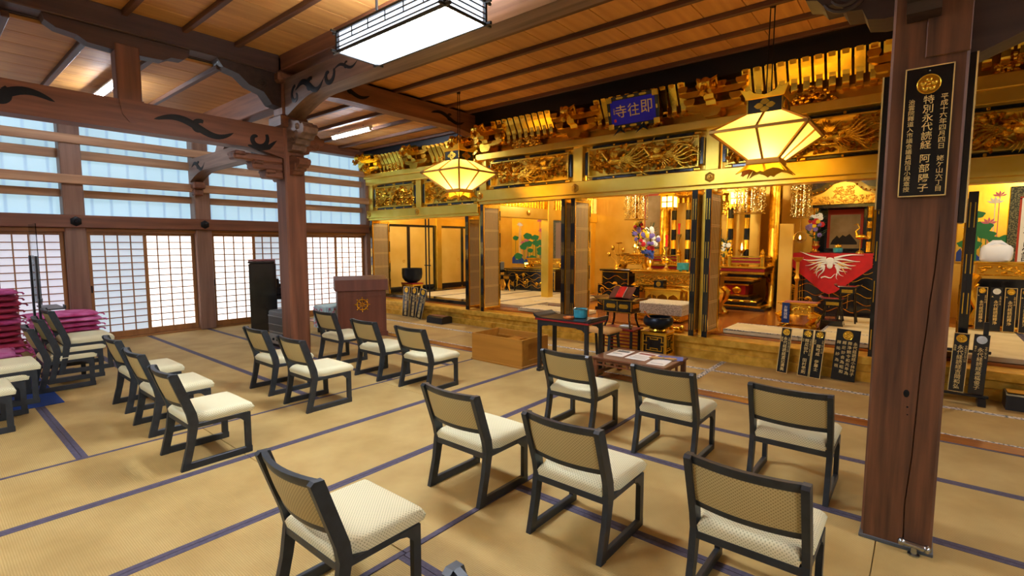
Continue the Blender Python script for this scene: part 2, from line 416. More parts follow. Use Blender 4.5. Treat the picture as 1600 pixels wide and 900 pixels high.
part('door_pocket_board', 'plaster', wl, lambda m: m.box(-10.6, -10.58, -5.2, 7.3, 0, 1.9))

def shoji(y0, y1, xo, paper, label):
    t = thing('shoji_screen', label, 'sliding screen', (xo, 0, 0), group='shoji screens along the side wall')
    H0, H1 = 0.032, 1.783
    part('frame', 'cedar_z', t, lambda m: (m.box(-.018, .018, y0, y0+.05, H0, H1, .004), m.box(-.018, .018, y1-.05, y1, H0, H1, .004),
         m.box(-.017, .017, y0+.05, y1-.05, H1-.05, H1, .004), m.box(-.017, .017, y0+.05, y1-.05, H0, H0+.10, .004)))
    def lat(m):
        a, b, c, d = y0+.05, y1-.05, H0+.10, H1-.05
        for i in range(1, 4): yy = a+(b-a)*i/4; m.box(-.006, .013, yy-.008, yy+.008, c, d)
        for i in range(1, 14): zz = c+(d-c)*i/14; m.box(-.005, .012, a, b, zz-.0075, zz+.0075)
    part('lattice', 'cedar_z', t, lat)
    part('paper', paper, t, lambda m: m.box(-.012, -.008, y0+.04, y1-.04, H0+.08, H1-.04))
    part('finger_pull', 'iron', t, lambda m: m.box(.012, .0195, y0+.012, y0+.036, .80, .92, .003))
    return t
bays = [(POSTY[i]+.13, POSTY[i+1]-.13) for i in range(6)]
def pair(i, p1, p2, l1, l2):
    a, b = bays[i]; m = (a+b)/2
    shoji(a+.003, m+.03, -10.385, p1, l1); shoji(m-.03, b-.003, -10.428, p2, l2)
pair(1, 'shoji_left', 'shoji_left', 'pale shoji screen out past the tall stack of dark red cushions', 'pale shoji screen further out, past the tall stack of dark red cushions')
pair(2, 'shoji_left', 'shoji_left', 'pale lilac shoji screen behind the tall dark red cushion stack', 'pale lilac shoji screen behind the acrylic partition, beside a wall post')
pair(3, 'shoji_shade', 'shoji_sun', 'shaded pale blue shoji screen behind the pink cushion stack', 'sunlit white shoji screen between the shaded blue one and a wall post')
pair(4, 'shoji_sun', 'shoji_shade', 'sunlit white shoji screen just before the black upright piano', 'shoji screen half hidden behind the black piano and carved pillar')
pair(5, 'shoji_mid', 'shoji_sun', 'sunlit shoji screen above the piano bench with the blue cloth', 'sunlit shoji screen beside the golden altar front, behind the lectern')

# ------------------------------------------------------------------ pillars and beams
def curl(m, c, r, turns, plane, w, sgn=1, a0=0.0, r_end=0.15, n=18, flat=1.0):
    """flat spiral scroll; plane 'yz' or 'xz'"""
    pts = []; rad = []
    for i in range(n+1):
        t = i/n; th = a0+sgn*turns*2*math.pi*t; rr = r*(1-(1-r_end)*t)
        u, v = rr*math.cos(th), rr*math.sin(th)
        pts.append((c[0], c[1]+u, c[2]+v) if plane == 'yz' else (c[0]+u, c[1], c[2]+v)); rad.append(w*(0.35+0.65*math.sin(math.pi*(0.15+0.8*t))))
    m.tube(pts, rad, 6, flat, (1, 0, 0) if plane == 'yz' else (0, 1, 0))
def scroll_band(m, base, plane, L, h, w, flip=1):
    """S-shaped cloud scroll with a hook, as inlaid on rainbow beams"""
    pts = []; rad = []
    for i in range(25):
        t = i/24; u = flip*(t-0.5)*L; v = h*math.sin(t*2*math.pi*1.05)*(0.55+0.45*t)
        pts.append((base[0], base[1]+u, base[2]+v) if plane == 'yz' else (base[0]+u, base[1], base[2]+v)); rad.append(w*(0.15+max(0, math.sin(math.pi*min(1, t*1.05)))**0.8))
    m.tube(pts, rad, 6, .22, (1, 0, 0) if plane == 'yz' else (0, 1, 0))
    c = (base[0], base[1]+flip*L*0.02, base[2]-h*.1) if plane == 'yz' else (base[0]+flip*L*0.02, base[1], base[2]-h*.1)
    curl(m, c, h*0.9, 0.75, plane, w*.9, flip, R(60), flat=.22)
def nosing_profile(s):
    """carved beam end: curled trunk shape in (u,z), u outward"""
    P = [(0, .5), (.25, .52), (.5, .42), (.72, .40), (.86, .28), (.98, .30), (1.06, .18), (1.0, .02), (.86, -.02), (.78, -.12), (.60, -.12), (.52, -.26), (.34, -.28), (.28, -.42), (.1, -.46), (0, -.46)]
    return [(u*s, v*s) for u, v in P]
def rib(m, c, s, plane, side):
    for k in range(3): curl(m, (c[0]+(side if plane == 'yz' else 0), c[1]+(0 if plane == 'yz' else side), c[2]), s*(.3-.09*k), .8, plane, s*.035, 1, R(200))

pl = struct('pillar', 'dark square wooden pillar with carved bracket ends beside the piano', 'pillar')
part('shaft', 'timber_z', pl, lambda m: m.box(-6.94, -6.66, 3.32, 3.60, 0, 3.9, .02))
part('capital_block', 'timber_x', pl, lambda m: (m.box(-6.99, -6.61, 3.27, 3.65, 3.14, 3.3, .02), m.box(-7.02, -6.58, 3.24, 3.68, 3.7, 3.84, .03)))
def steps_y(m):   # stepped bracket under the long beam
    for k, (l, z0, z1) in enumerate(((.24, 2.46, 2.56), (.40, 2.56, 2.66), (.62, 2.66, 2.75))):
        m.box(-6.9, -6.70, 3.32-l, 3.32, z0, z1, .02)
        m.box(-6.93, -6.67, 3.32-l, 3.32-l+.13, z1-.035, z1+.01, .012)
part('stepped_bracket', 'timber_y', pl, steps_y)
def steps_x(m):
    for k, (l, z0, z1) in enumerate(((.2, 2.46, 2.56), (.34, 2.56, 2.66), (.5, 2.66, 2.75))):
        m.box(-6.94-l, -6.94, 3.36, 3.56, z0, z1, .02)
part('stepped_bracket', 'timber_x', pl, steps_x)
part('carved_nosing', 'carved_beam_x', pl, lambda m: (m.prism([(-6.66+u, 3.02+v) for u, v in nosing_profile(.42)], 'y', 3.36, 3.56), rib(m, (-6.45, 3.36, 3.03), .42, 'xz', 0), m.ball((-6.38, 3.37, 3.12), .045)), True)
part('carved_nosing', 'timber_x', pl, lambda m: (m.prism([(-6.66+u, 2.64+v) for u, v in nosing_profile(.26)], 'y', 3.38, 3.54), rib(m, (-6.53, 3.38, 2.64), .28, 'xz', 0)), True)
part('carved_nosing', 'timber_y', pl, lambda m: (m.prism([(3.60+u*.9, 2.98+v) for u, v in nosing_profile(.34)], 'x', -6.9, -6.70), rib(m, (-6.70, 3.78, 2.98), .34, 'yz', 0)), True)
part('corner_bracket', 'dark_timber_x', pl, lambda m: (m.prism([(3.32, 3.84), (2.55, 3.84), (2.62, 3.74), (2.80, 3.70), (2.92, 3.6), (3.1, 3.55), (3.2, 3.42), (3.32, 3.4)], 'x', -6.9, -6.70), rib(m, (-6.70, 3.08, 3.68), .3, 'yz', 0)), True)

pr_ = struct('pillar', 'massive cracked dark wooden pillar hung with black memorial plaques', 'pillar')
def shaft2(m):
    # front face is split along a wandering drying crack
    x0, x1, y0, y1 = -0.185, 0.115, 3.235, 3.52
    zs = [0.0, .25, .5, .75, 1.0, 1.15, 1.3, 1.45, 1.62]
    cx = [.0, -.005, .01, .015, .02, .03, .035, .045, .05]
    for k in range(len(zs)-1):
        pass
    m.box(x0, x1, y0+.012, y1, 0.02, 3.9, .012)
    left = [(x0+.012, 0.02)]+[(c-.0028, z) for z, c in zip(zs, cx)][0:]+[(.05, 1.7), (x0+.012, 1.7)]
    left[1] = (cx[0]-.0028, .02)
    right = [(x1-.012, 0.02), (x1-.012, 1.7), (.05, 1.7)]+[(c+.0028, z) for z, c in reversed(list(zip(zs, cx)))]
    right[-1] = (cx[0]+.0028, .02)
    m.prism(left, 'y', y0, y0+.014); m.prism(right, 'y', y0, y0+.014)
    m.box(x0+.012, x1-.012, y0, y0+.014, 1.7, 3.9)
part('shaft', 'aged_post_z', pr_, shaft2)
part('knot', 'iron', pr_, lambda m: (m.ball((-.03, 3.236, .83), .018, sc=(.8, .2, 1.2)), m.ball((-.022, 3.236, .76), .006, sc=(1, .3, 1)), m.ball((-.02, 3.236, .72), .005, sc=(1, .3, 1))))
part('foot_plate', 'grey_metal', pr_, lambda m: m.box(-.192, .122, 3.226, 3.53, 0.0, 0.02, .003))
part('carved_nosing', 'dark_timber_x', pr_, lambda m: (m.prism([(-0.185-u, 2.93+v) for u, v in nosing_profile(.40)], 'y', 3.27, 3.48), rib(m, (-.38, 3.27, 2.93), .4, 'xz', 0)), True)
part('front_bracket', 'dark_timber_x', pr_, lambda m: (m.prism([(3.235-u, 2.83+v) for u, v in nosing_profile(.32)], 'x', -.13, .0)), True)
part('shoulder_block', 'aged_post_z', pr_, lambda m: (m.box(-.05, .115, 3.222, 3.236, 2.5, 3.9, .004)))

BSTONE = None
def beam(name, label, cat='beam'): return struct(name, label, cat)
# rainbow beam along y, pillar towards the viewer's side of the hall
b1 = beam('beam', 'long carved rainbow beam with black cloud scrolls above the cushion stacks')
def arch_poly(u0, u1, zt, zb, zend, sh=0.55):
    lo = []; 
    for i in range(13): t = i/12; lo.append((u0+sh*t, zend+(zb-zend)*math.sin(t*math.pi/2)))
    for i in range(13): t = i/12; lo.append((u1-sh+sh*t, zend+(zb-zend)*math.cos(t*math.pi/2)))
    return lo+[(u1, zt), (u0, zt)]
part('timber', 'timber_y', b1, lambda m: m.prism(arch_poly(-3.2, 3.33, 3.13, 2.82, 2.73), 'x', -6.92, -6.68))
def sc1(m):
    scroll_band(m, (-6.682, .66, 2.98), 'yz', .80, .10, .042, -1)
    scroll_band(m, (-6.682, 2.30, 2.97), 'yz', .90, .095, .042, 1)
    curl(m, (-6.682, 2.98, 2.94), .14, .85, 'yz', .036, -1, R(30), flat=.22); 
    m.tube([(-6.682, 2.86, 2.84), (-6.682, 3.0, 2.82), (-6.682, 3.12, 2.85), (-6.682, 3.24, 2.96)], [.014, .04, .034, .008], 6, .22, (1, 0, 0))
part('cloud_scroll', 'iron', b1, sc1, True)
bu = beam('beam', 'plain upper beam under the ceiling with short strut and boat bracket')
part('timber', 'dark_timber_y', bu, lambda m: m.box(-6.93, -6.67, -5.2, 3.3, 3.83, 4.06, .01))
part('strut', 'timber_z', bu, lambda m: m.box(-6.89, -6.71, 1.56, 1.78, 3.12, 3.72, .012))
part('boat_bracket', 'dark_timber_y', bu, lambda m: m.prism([(1.0, 3.83), (1.02, 3.77), (1.1, 3.72), (1.26, 3.70), (1.34, 3.65), (1.52, 3.64), (1.82, 3.64), (2.0, 3.65), (2.08, 3.70), (2.2, 3.71), (2.26, 3.76), (2.27, 3.83)], 'x', -6.88, -6.72))
part('strut_foot', 'timber_y', bu, lambda m: m.prism([(1.56, 3.14), (1.58, 2.98), (1.64, 2.9), (1.70, 2.9), (1.76, 2.98), (1.78, 3.14)], 'x', -6.69, -6.668))
b2 = beam('beam', 'pale carved cross beam running behind the large ceiling lamp')
part('timber', 'carved_beam_x', b2, lambda m: m.prism(arch_poly(-6.64, -0.2, 3.76, 3.47, 3.26, .9), 'y', 3.34, 3.58))
def sc2(m):
    scroll_band(m, (-6.0, 3.338, 3.56), 'xz', .7, .10, .038, 1); curl(m, (-5.56, 3.338, 3.59), .13, .85, 'xz', .034, -1, R(20), flat=.22); scroll_band(m, (-5.2, 3.338, 3.62), 'xz', .5, .05, .018, 1)
    curl(m, (-6.35, 3.338, 3.5), .12, .9, 'xz', .03, 1, R(90), flat=.22)
part('cloud_scroll', 'iron', b2, sc2, True)
part('upper_timber', 'timber_x', b2, lambda m: m.box(-6.65, 6.2, 3.3, 3.62, 3.86, 4.06, .01))
b3 = beam('beam', 'reddish carved beam tying the pillar to the golden altar front')
part('timber', 'timber_y', b3, lambda m: m.prism(arch_poly(3.58, 7.1, 4.0, 3.70, 3.60, .7), 'x', -6.92, -6.68))
def sc3(m):
    scroll_band(m, (-6.682, 4.35, 3.86), 'yz', .8, .08, .034, 1); scroll_band(m, (-6.682, 6.35, 3.84), 'yz', .9, .08, .034, 1)
part('cloud_scroll', 'iron', b3, sc3, True)
b4 = beam('beam', 'lit carved beam bridging the side wall and the pillar')
part('timber', 'carved_beam_x', b4, lambda m: m.prism(arch_poly(-10.28, -6.95, 3.10, 2.86, 2.70, .7), 'y', 3.36, 3.56))
def sc4(m):
    scroll_band(m, (-9.85, 3.358, 2.95), 'xz', .6, .08, .034, 1); scroll_band(m, (-7.5, 3.358, 2.97), 'xz', .6, .08, .034, -1)
part('cloud_scroll', 'iron', b4, sc4, True)
part('upper_timber', 'timber_x', b4, lambda m: m.box(-10.4, -6.94, 3.36, 3.56, 3.46, 3.80, .012))
part('end_bracket', 'timber_x', b4, lambda m: (m.box(-10.3, -10.1, 3.36, 3.56, 2.58, 2.70, .02), m.box(-10.3, -10.16, 3.38, 3.54, 2.46, 2.58, .02)))
part('carved_frog_leg', 'carved_beam_x', b4, lambda m: (m.prism([(-9.2, 3.10), (-9.1, 3.22), (-8.95, 3.3), (-8.8, 3.44), (-8.45, 3.46), (-8.1, 3.44), (-7.95, 3.3), (-7.8, 3.22), (-7.7, 3.1), (-8.0, 3.1), (-8.2, 3.2), (-8.7, 3.2), (-8.9, 3.1)], 'y', 3.4, 3.5), curl(m, (-8.75, 3.395, 3.33), .08, .8, 'xz', .02, 1), curl(m, (-8.15, 3.395, 3.33), .08, .8, 'xz', .02, -1)), True)
b6 = beam('beam', 'dark arched beam running off past the plaque pillar')
part('timber', 'dark_timber_x', b6, lambda m: m.prism(arch_poly(.115, 6.2, 3.1, 2.78, 2.48, 1.1), 'y', 3.28, 3.48))
part('upper_timber', 'dark_timber_x', b6, lambda m: m.box(.1, 6.2, 3.3, 3.5, 3.1, 3.9, .01))
# ================================================================== LAMPS
def ceiling_lamp(loc, label):
    t = thing('ceiling_lamp', label, 'ceiling lamp', loc, group='rectangular ceiling lamps')
    hx, hy, h = .70, .215, .17
    part('diffuser', 'lamp_panel', t, lambda m: m.box(-hx+.02, hx-.02, -hy+.02, hy-.02, 0.004, .012))
    part('side_panel', 'lamp_side', t, lambda m: (m.box(-hx+.02, hx-.02, -hy+.012, -hy+.018, .01, h), m.box(-hx+.02, hx-.02, hy-.018, hy-.012, .01, h), m.box(hx-.018, hx-.012, -hy+.02, hy-.02, .01, h), m.box(-hx+.012, -hx+.018, -hy+.02, hy-.02, .01, h)))
    def fr(m):
        for z in (0.0, h):
            for s in (-1, 1):
                m.box(-hx-.06, hx+.06, s*hy-.011, s*hy+.011, z-.006, z+.018, .003)
                m.box(s*hx-.011, s*hx+.011, -hy-.06, hy+.06, z-.004, z+.016, .003)
        for sx in (-1, 1):
            for sy in (-1, 1): m.box(sx*hx-.01, sx*hx+.01, sy*hy-.01, sy*hy+.01, 0, h)
    part('frame', 'lacquer_soft', t, fr)
    def lat(m):
        for s in (-1, 1):
            for k in (1, 2, 3): z = h*k/4; m.box(-hx, hx, s*hy-.004, s*hy+.004, z-.005, z+.005); m.box(s*hx-.004, s*hx+.004, -hy, hy, z-.005, z+.005)
            for k in range(1, 6): x = -hx+2*hx*k/6; m.box(x-.0035, x+.0035, s*hy-.004, s*hy+.004, h*.5, h)
    part('lattice', 'lacquer_soft', t, lat)
    part('stem', 'lacquer_soft', t, lambda m: (m.box(-.5, .5, -.03, .03, h+.02, h+.06, .01), m.cyl((-.4, 0, h+.05), (-.4, 0, .70), .012), m.cyl((.4, 0, h+.05), (.4, 0, .70), .012)))
    return t
LAMPS = [((-3.45, 2.80, 3.30), 'large rectangular paper lamp with black lattice edges glowing white overhead')]
for loc, l in LAMPS: ceiling_lamp(loc, l)
ceiling_lamp((-3.45, -0.9, 3.30), 'matching rectangular lamp behind the viewer, nearer the rear wall')
ceiling_lamp((3.4, 2.80, 3.30), 'matching rectangular lamp past the plaque pillar')
ceiling_lamp((3.4, -0.9, 3.30), 'matching rectangular lamp in the far rear corner of the hall')
def tube_lamp(loc, label):
    t = thing('tube_lamp', label, 'ceiling lamp', loc, group='bare tube lamps over the side aisle')
    part('tube', 'tube_glow', t, lambda m: m.cyl((-.6, 0, 0), (.6, 0, 0), .022), True)
    part('housing', 'paper_white', t, lambda m: (m.prism([(-.05, .03), (.05, .03), (.03, .075), (-.03, .075)], 'x', -.63, .63), m.box(-.63, -.605, -.02, .02, -.02, .04), m.box(.605, .63, -.02, .02, -.02, .04)))
    [part('hanger', 'iron', t, lambda m: m.cyl((x, 0, .07), (x, 0, .115), .006)) for x in (-.4, .4)]
tube_lamp((-8.5, 5.53, 3.66), 'bare glowing tube lamp over the lectern end of the side aisle')
tube_lamp((-8.75, 1.9, 3.66), 'glowing tube lamp peeping past the beam strut')
tube_lamp((-8.75, -1.7, 3.66), 'added unseen tube lamp brightening the rear end of the side aisle')  # out of view, added only to brighten the side aisle
def lantern(loc, label):
    t = thing('hanging_lantern', label, 'hanging lantern', loc, group='golden hanging lanterns')
    a, b, zb, zt, c = .44, .15, -.27, .19, .17     # rim half, collar half, collar z, roof top z, box half
    def panels(h0, z0, h1, z1):
        def f(m):
            for k in range(4):
                m.M = Matrix.Rotation(k*math.pi/2, 4, 'Z')
                m.add([(-h0, -h0, z0), (h0, -h0, z0), (h1, -h1, z1), (-h1, -h1, z1)], [(0, 1, 2, 3)])
        return f
    part('lower_paper', 'lantern_bottom', t, panels(a-.012, -.006, b, zb))
    part('upper_paper', 'lantern_paper', t, panels(a-.012, .012, c, zt))
    def ribs(m):
        for k in range(4):
            m.M = Matrix.Rotation(k*math.pi/2, 4, 'Z')
            m.bar((-a, -a, 0), (a, -a, 0), .03, .026); m.bar((a, -a, -.004), (b, -b, zb), .026, .022); m.bar((0, -a, -.004), (0, -b, zb), .022, .02)
            m.bar((a, -a, .01), (c, -c, zt), .026, .02); m.bar((0, -a, .01), (0, -c, zt), .022, .018)
        m.M = None
    part('ribs', 'lantern_brass', t, ribs)
    part('collar', 'lantern_brass', t, lambda m: m.box(-b-.01, b+.01, -b-.01, b+.01, zb-.05, zb+.005, .006))
    def petals(m):
        for k in range(4):
            m.M = Matrix.Rotation(k*math.pi/2, 4, 'Z') @ Matrix.Translation((0, -b, zb-.05)) @ Matrix.Rotation(R(-42), 4, 'X')
            P = [(-.15, 0), (.15, 0), (.22, -.13), (.16, -.09), (.11, -.075), (.06, -.10), (.03, -.13), (0, -.11), (-.03, -.13), (-.06, -.10), (-.11, -.075), (-.16, -.09), (-.22, -.13)]
            m.prism(P, 'y', -.004, .004)
        m.M = None
    part('bottom_petals', 'gold', t, petals)
    part('top_box', 'lacquer_soft', t, lambda m: m.box(-c+.01, c-.01, -c+.01, c-.01, zt-.01, zt+.15, .004))
    def crest(m):
        for k in range(4):
            m.M = Matrix.Rotation(k*math.pi/2, 4, 'Z') @ Matrix.Translation((0, -c+.008, zt+.07))
            for dx, dz in ((.055, 0), (-.055, 0), (0, .038), (0, -.038)):
                m.prism([(dx+.045*math.cos(i*math.pi/6)*(.85+.15*math.cos(4*i*math.pi/6)), dz+.03*math.sin(i*math.pi/6)) for i in range(12)], 'y', -.004, .002)
            m.box(-c, c, -.006, 0, -.085, -.07); m.box(-c, c, -.006, 0, .07, .085); m.box(-c, -c+.015, -.006, 0, -.085, .085); m.box(c-.015, c, -.006, 0, -.085, .085)
        m.M = None
    part('crest', 'gold', t, crest)
    def crown(m):
        for k in range(4):
            m.M = Matrix.Rotation(k*math.pi/2, 4, 'Z') @ Matrix.Translation((0, -c, zt+.145)) @ Matrix.Rotation(R(28), 4, 'X')
            m.prism([(-.17, 0), (.17, 0), (.22, .11), (.16, .085), (.13, .10), (.10, .06), (.05, .045), (0, .03), (-.05, .045), (-.10, .06), (-.13, .10), (-.16, .085), (-.22, .11)], 'y', -.004, .004)
        m.M = None
    part('crown_fins', 'gold', t, crown)
    def cords(m):
        h = 4.03-loc[2]
        m.cyl((.02, 0, zt+.14), (.02, 0, h), .006, 6); m.cyl((-.03, 0, zt+.14), (-.02, 0, h), .006, 6); m.lathe([(.03, 0), (.03, .03), (.01, .03)], 10, (0, 0, h-.03))
    part('cord', 'iron', t, cords)
    l = bpy.data.lights.new('lantern_bulb', 'POINT'); l.energy = 5.5; l.color = (1, .78, .36); l.shadow_soft_size = .05
    o = link('lantern_bulb', l, t, (0, 0, -.12))
    return t
lantern((-1.33, 5.80, 2.735), 'golden hanging lantern glowing nearest the plaque pillar')
lantern((-5.93, 5.85, 2.745), 'golden hanging lantern glowing before the smaller transoms beside the reddish beam')
# ================================================================== ALTAR FRONT
wa = struct('wall_altar', 'golden altar front with step, posts, lintels and gilded bracket frieze', 'wall')
def stepf(m):
    m.box(-10.29, 6.19, 6.985, 7.5, -.05, .115, .006); m.box(-10.29, 6.19, 7.015, 7.5, .115, .205, .004); m.box(-10.29, 6.19, 6.965, 7.5, .205, .300, .008)
mat('gold_engraved', '#ecc250', 0.36, .5, c2='#c99a30', nscale=(9, 9, 9), ndetail=5, bump=0.4, bscale=26)
part('threshold_step', 'gold_engraved', wa, stepf)
for x in (-9.4, -6.2, -4.2, -2.75, -1.1, 1.2):
    o = part('ring_pull', 'gold_dark', wa, lambda m: m.tube([(.045*math.cos(i*math.pi/8), 0, .045*math.sin(i*math.pi/8)) for i in range(17)], .006, 6), True); o.location = (x, 6.978, .06)
PX = [-10.2, -6.58, -4.46, -2.31, -0.17, 3.6, 6.1]
for x in PX:
    low = x < -10 or x > 0
    part('post', 'gold_leaf', wa, lambda m: m.box(x-.09, x+.09, 7.11, 7.30, 2.3, 3.3, .006))
    part('door_post', 'gold_leaf', wa, lambda m: m.box(x-.125, x-.055, 7.14, 7.30, .30, 2.3, .004))
for x in (-8.45, 1.75): part('transom_post', 'gold_leaf', wa, lambda m: m.box(x-.085, x+.085, 7.10, 7.28, 2.36, 3.0, .006))
part('lintel', 'gold_leaf', wa, lambda m: (m.box(-10.29, -6.67, 7.06, 7.32, 2.19, 2.37, .008)))
part('lintel_fillet', 'gold_leaf', wa, lambda m: m.box(-10.29, -6.67, 7.09, 7.3, 2.14, 2.19, .004))
part('lintel', 'gold_leaf', wa, lambda m: m.box(-6.68, -0.07, 7.04, 7.32, 2.40, 2.605, .008))
part('lintel_fillet', 'gold_leaf', wa, lambda m: m.box(-6.66, -0.08, 7.09, 7.3, 2.345, 2.40, .004))
part('lintel', 'gold_leaf', wa, lambda m: m.box(-0.08, 6.19, 7.06, 7.32, 2.27, 2.475, .008))
part('lintel_fillet', 'gold_leaf', wa, lambda m: m.box(-0.08, 6.19, 7.09, 7.3, 2.22, 2.27, .004))
part('upper_rail', 'gold_leaf', wa, lambda m: (m.box(-10.29, -6.67, 7.05, 7.3, 2.96, 3.10, .006), m.box(-10.29, -6.67, 7.0, 7.3, 3.10, 3.2, .006)))
part('upper_rail', 'gold_leaf', wa, lambda m: m.box(-6.68, -0.07, 7.03, 7.3, 3.165, 3.275, .006))
part('upper_rail', 'gold_leaf', wa, lambda m: (m.box(-0.08, 6.19, 7.05, 7.3, 3.0, 3.14, .006), m.box(-0.08, 6.19, 7.02, 7.3, 3.14, 3.28, .006)))
part('frieze_board', 'gold_dark', wa, lambda m: m.box(-10.29, 6.19, 7.26, 7.34, 3.1, 4.1))
part('black_beam', 'beam_black', wa, lambda m: m.box(-6.9, 6.19, 7.02, 7.3, 3.80, 4.07, .006))
part('black_beam', 'beam_black', wa, lambda m: m.box(-10.29, -6.9, 7.02, 7.3, 3.60, 3.80, .006))
part('frieze_rail', 'gold_leaf', wa, lambda m: m.box(-6.6, -0.1, 7.17, 7.28, 3.425, 3.455, .004))
for x, z in ((-10.2, 2.28), (-8.45, 2.28), (-6.58, 2.5), (-4.46, 2.5), (-2.31, 2.5), (-0.17, 2.5), (1.75, 2.37)):
    o = part('hex_ornament', 'gold_dark', wa, lambda m: m.lathe([(0.07, 0), (0.07, 0.012), (0.05, 0.02), (0.03, 0.02), (0.02, 0.035), (0.0, 0.037)], 6, a0=R(30)), True)
    o.location = (x, 7.04 if z > 2.4 else 7.06, z); o.rotation_euler = (R(90), 0, 0)

# ---- gilded openwork transoms
def wavy(m, p, ang, L, w, amp, waves, y, dep=.02, n=9, ph=0.0, tip=.12):
    pts = []; rad = []
    ca, sa = math.cos(ang), math.sin(ang)
    for i in range(n+1):
        t = i/n; u = t*L; v = amp*math.sin(ph+t*waves*2*math.pi)*(0.3+t)
        pts.append((p[0]+u*ca-v*sa, y-dep*math.sin(t*math.pi*.8), p[1]+u*sa+v*ca)); rad.append(w*(1-(1-tip)*t**1.6))
    m.tube(pts, rad, 5, fdir=(0, 1, 0), flat=.8)
def leafblob(m, x, z, y, r, rng):
    for k in range(rng.randint(3, 5)):
        a = rng.uniform(0, 6.28); l = r*rng.uniform(.7, 1.3)
        c, s = math.cos(a), math.sin(a)
        P = [(0, 0), (.4*l, .28*l), (.8*l, .2*l), (l, 0), (.8*l, -.2*l), (.4*l, -.28*l)]
        yy = y-rng.uniform(0, .03)
        vs = [(x+u*c-v*s, yy+(.012 if i in (0, 3) else -.004), z+u*s+v*c) for i, (u, v) in enumerate(P)]+[(x+.5*l*c, yy-.028, z+.5*l*s)]
        m.add(vs, [(i, (i+1) % 6, 6) for i in range(6)])
def carving(x0, x1, z0, z1, y, seed, birds):
    rng = random.Random(seed); m = MB(); h = z1-z0; w = x1-x0
    for k in range(int(w*70)):
        leafblob(m, rng.uniform(x0+.03, x1-.03), rng.uniform(z0+.03, z1-.03), y+rng.uniform(-.05, .03), rng.uniform(.045, .095), rng)
    for k in range(int(w*14)):
        wavy(m, (rng.uniform(x0+.05, x1-.45), rng.uniform(z0+.1, z1-.1)), rng.uniform(-.3, .3), rng.uniform(.2, .45), .014, .025, 1.2, y-.01, ph=rng.uniform(0, 6))
    for (fx, fz, d, s) in birds:      # position fraction, direction, size
        bx, bz = x0+fx*w, z0+fz*h; s *= h
        m.ball((bx, y-.05, bz), .2*s, 10, 7, (1.35, .45, .75))
        m.tube([(bx+d*.2*s, y-.06, bz+.05*s), (bx+d*.34*s, y-.07, bz+.2*s), (bx+d*.42*s, y-.07, bz+.3*s)], [.085*s, .06*s, .05*s], 7)
        m.ball((bx+d*.45*s, y-.075, bz+.33*s), .07*s, 8, 6, (1.3, .8, .9))
        m.tube([(bx+d*.5*s, y-.075, bz+.33*s), (bx+d*.62*s, y-.075, bz+.29*s)], [.035*s, .004], 6)
        for k in range(9):   # raised wing
            a = math.pi/2 + d*(-.55+.17*k); L = s*(.36+.05*math.sin(k))
            wavy(m, (bx-d*.02*s, bz+.03*s), a, L, .035*s, .012, .5, y-.06, .03)
        for k in range(8):   # long streaming tail
            a = (math.pi if d > 0 else 0)+(-.42+.12*k)*1.0
            wavy(m, (bx-d*.18*s, bz-.02*s+.02*k*s*.3), a, min(s*rng.uniform(1.1, 1.7), .96*((bx-x0) if d > 0 else (x1-bx))), .042*s, .06*s*1.6, 1.1+.1*k, y-.05, .02, 14, ph=k*.35)
        for k in range(5):
            wavy(m, (bx-d*.1*s, bz-.1*s), -math.pi/2-d*.5+.25*k, s*.42, .03*s, .015, .6, y-.05)
    return m
def carved_transom(x0, x1, z0, z1, seed, birds, label=None):
    t = part('transom', 'gold_leaf', wa, lambda m: (m.box(x0, x1, 7.225, 7.245, z0, z1)))
    part('inner_frame', 'gold_leaf', t, lambda m: (m.box(x0+.1, x1-.1, 7.12, 7.22, z0+.055, z0+.07), m.box(x0+.1, x1-.1, 7.12, 7.22, z1-.07, z1-.055), m.box(x0+.09, x0+.105, 7.12, 7.22, z0+.055, z1-.055), m.box(x1-.105, x1-.09, 7.12, 7.22, z0+.055, z1-.055)))
    def strips(m):
        L = x1-x0-.22
        for z in (z0+.026, z1-.026):
            for k in range(2): a = x0+.11+L*(.03+.5*k); m.box(a, a+L*.44, 7.13, 7.2, z-.02, z+.02, .006)
        for x in (x0+.05, x1-.05): m.box(x-.025, x+.025, 7.13, 7.2, z0+.09, z1-.09, .006)
    part('lacquer_strips', 'lacquer_black', t, strips)['kind'] = 'stuff'
    def fit(m):
        L = x1-x0-.22
        for z in (z0+.026, z1-.026):
            for f in (.25, .75): m.lathe([(.018, 0), (.012, .008), (0, .01)], 8, (0, 0, 0)) if False else m.box(x0+.11+L*f-.015, x0+.11+L*f+.015, 7.122, 7.14, z-.015, z+.015, .006)
            for f in (0.0, .5, 1.0): c = x0+.11+L*f; m.box(c-.05, c+.05, 7.125, 7.16, z-.018, z+.018, .008)
    part('fittings', 'gold', t, fit)['kind'] = 'stuff'
    carving(x0+.11, x1-.11, z0+.075, z1-.075, 7.17, seed, birds).build('openwork_carving', 'gold_carved', t, True)
BR = [(.27, .45, -1, .75), (.62, .5, 1, .8)]
carved_transom(-10.1, -8.54, 2.375, 2.955, 1, [(.45, .5, 1, .95)])
carved_transom(-8.36, -6.68, 2.375, 2.955, 2, [(.62, .5, 1, 1.0)])
carved_transom(-6.48, -4.56, 2.61, 3.16, 3, [(.35, .42, -1, 1.0), (.74, .55, 1, 1.1)])
carved_transom(-4.36, -2.41, 2.61, 3.16, 4, [(.26, .5, -1, 1.15), (.66, .5, -1, 1.1)])
carved_transom(-2.21, -0.27, 2.61, 3.16, 5, [(.3, .55, 1, 1.1), (.66, .5, -1, 1.15)])
carved_transom(-0.06, 1.66, 2.48, 2.995, 6, [(.45, .5, 1, 1.25)])
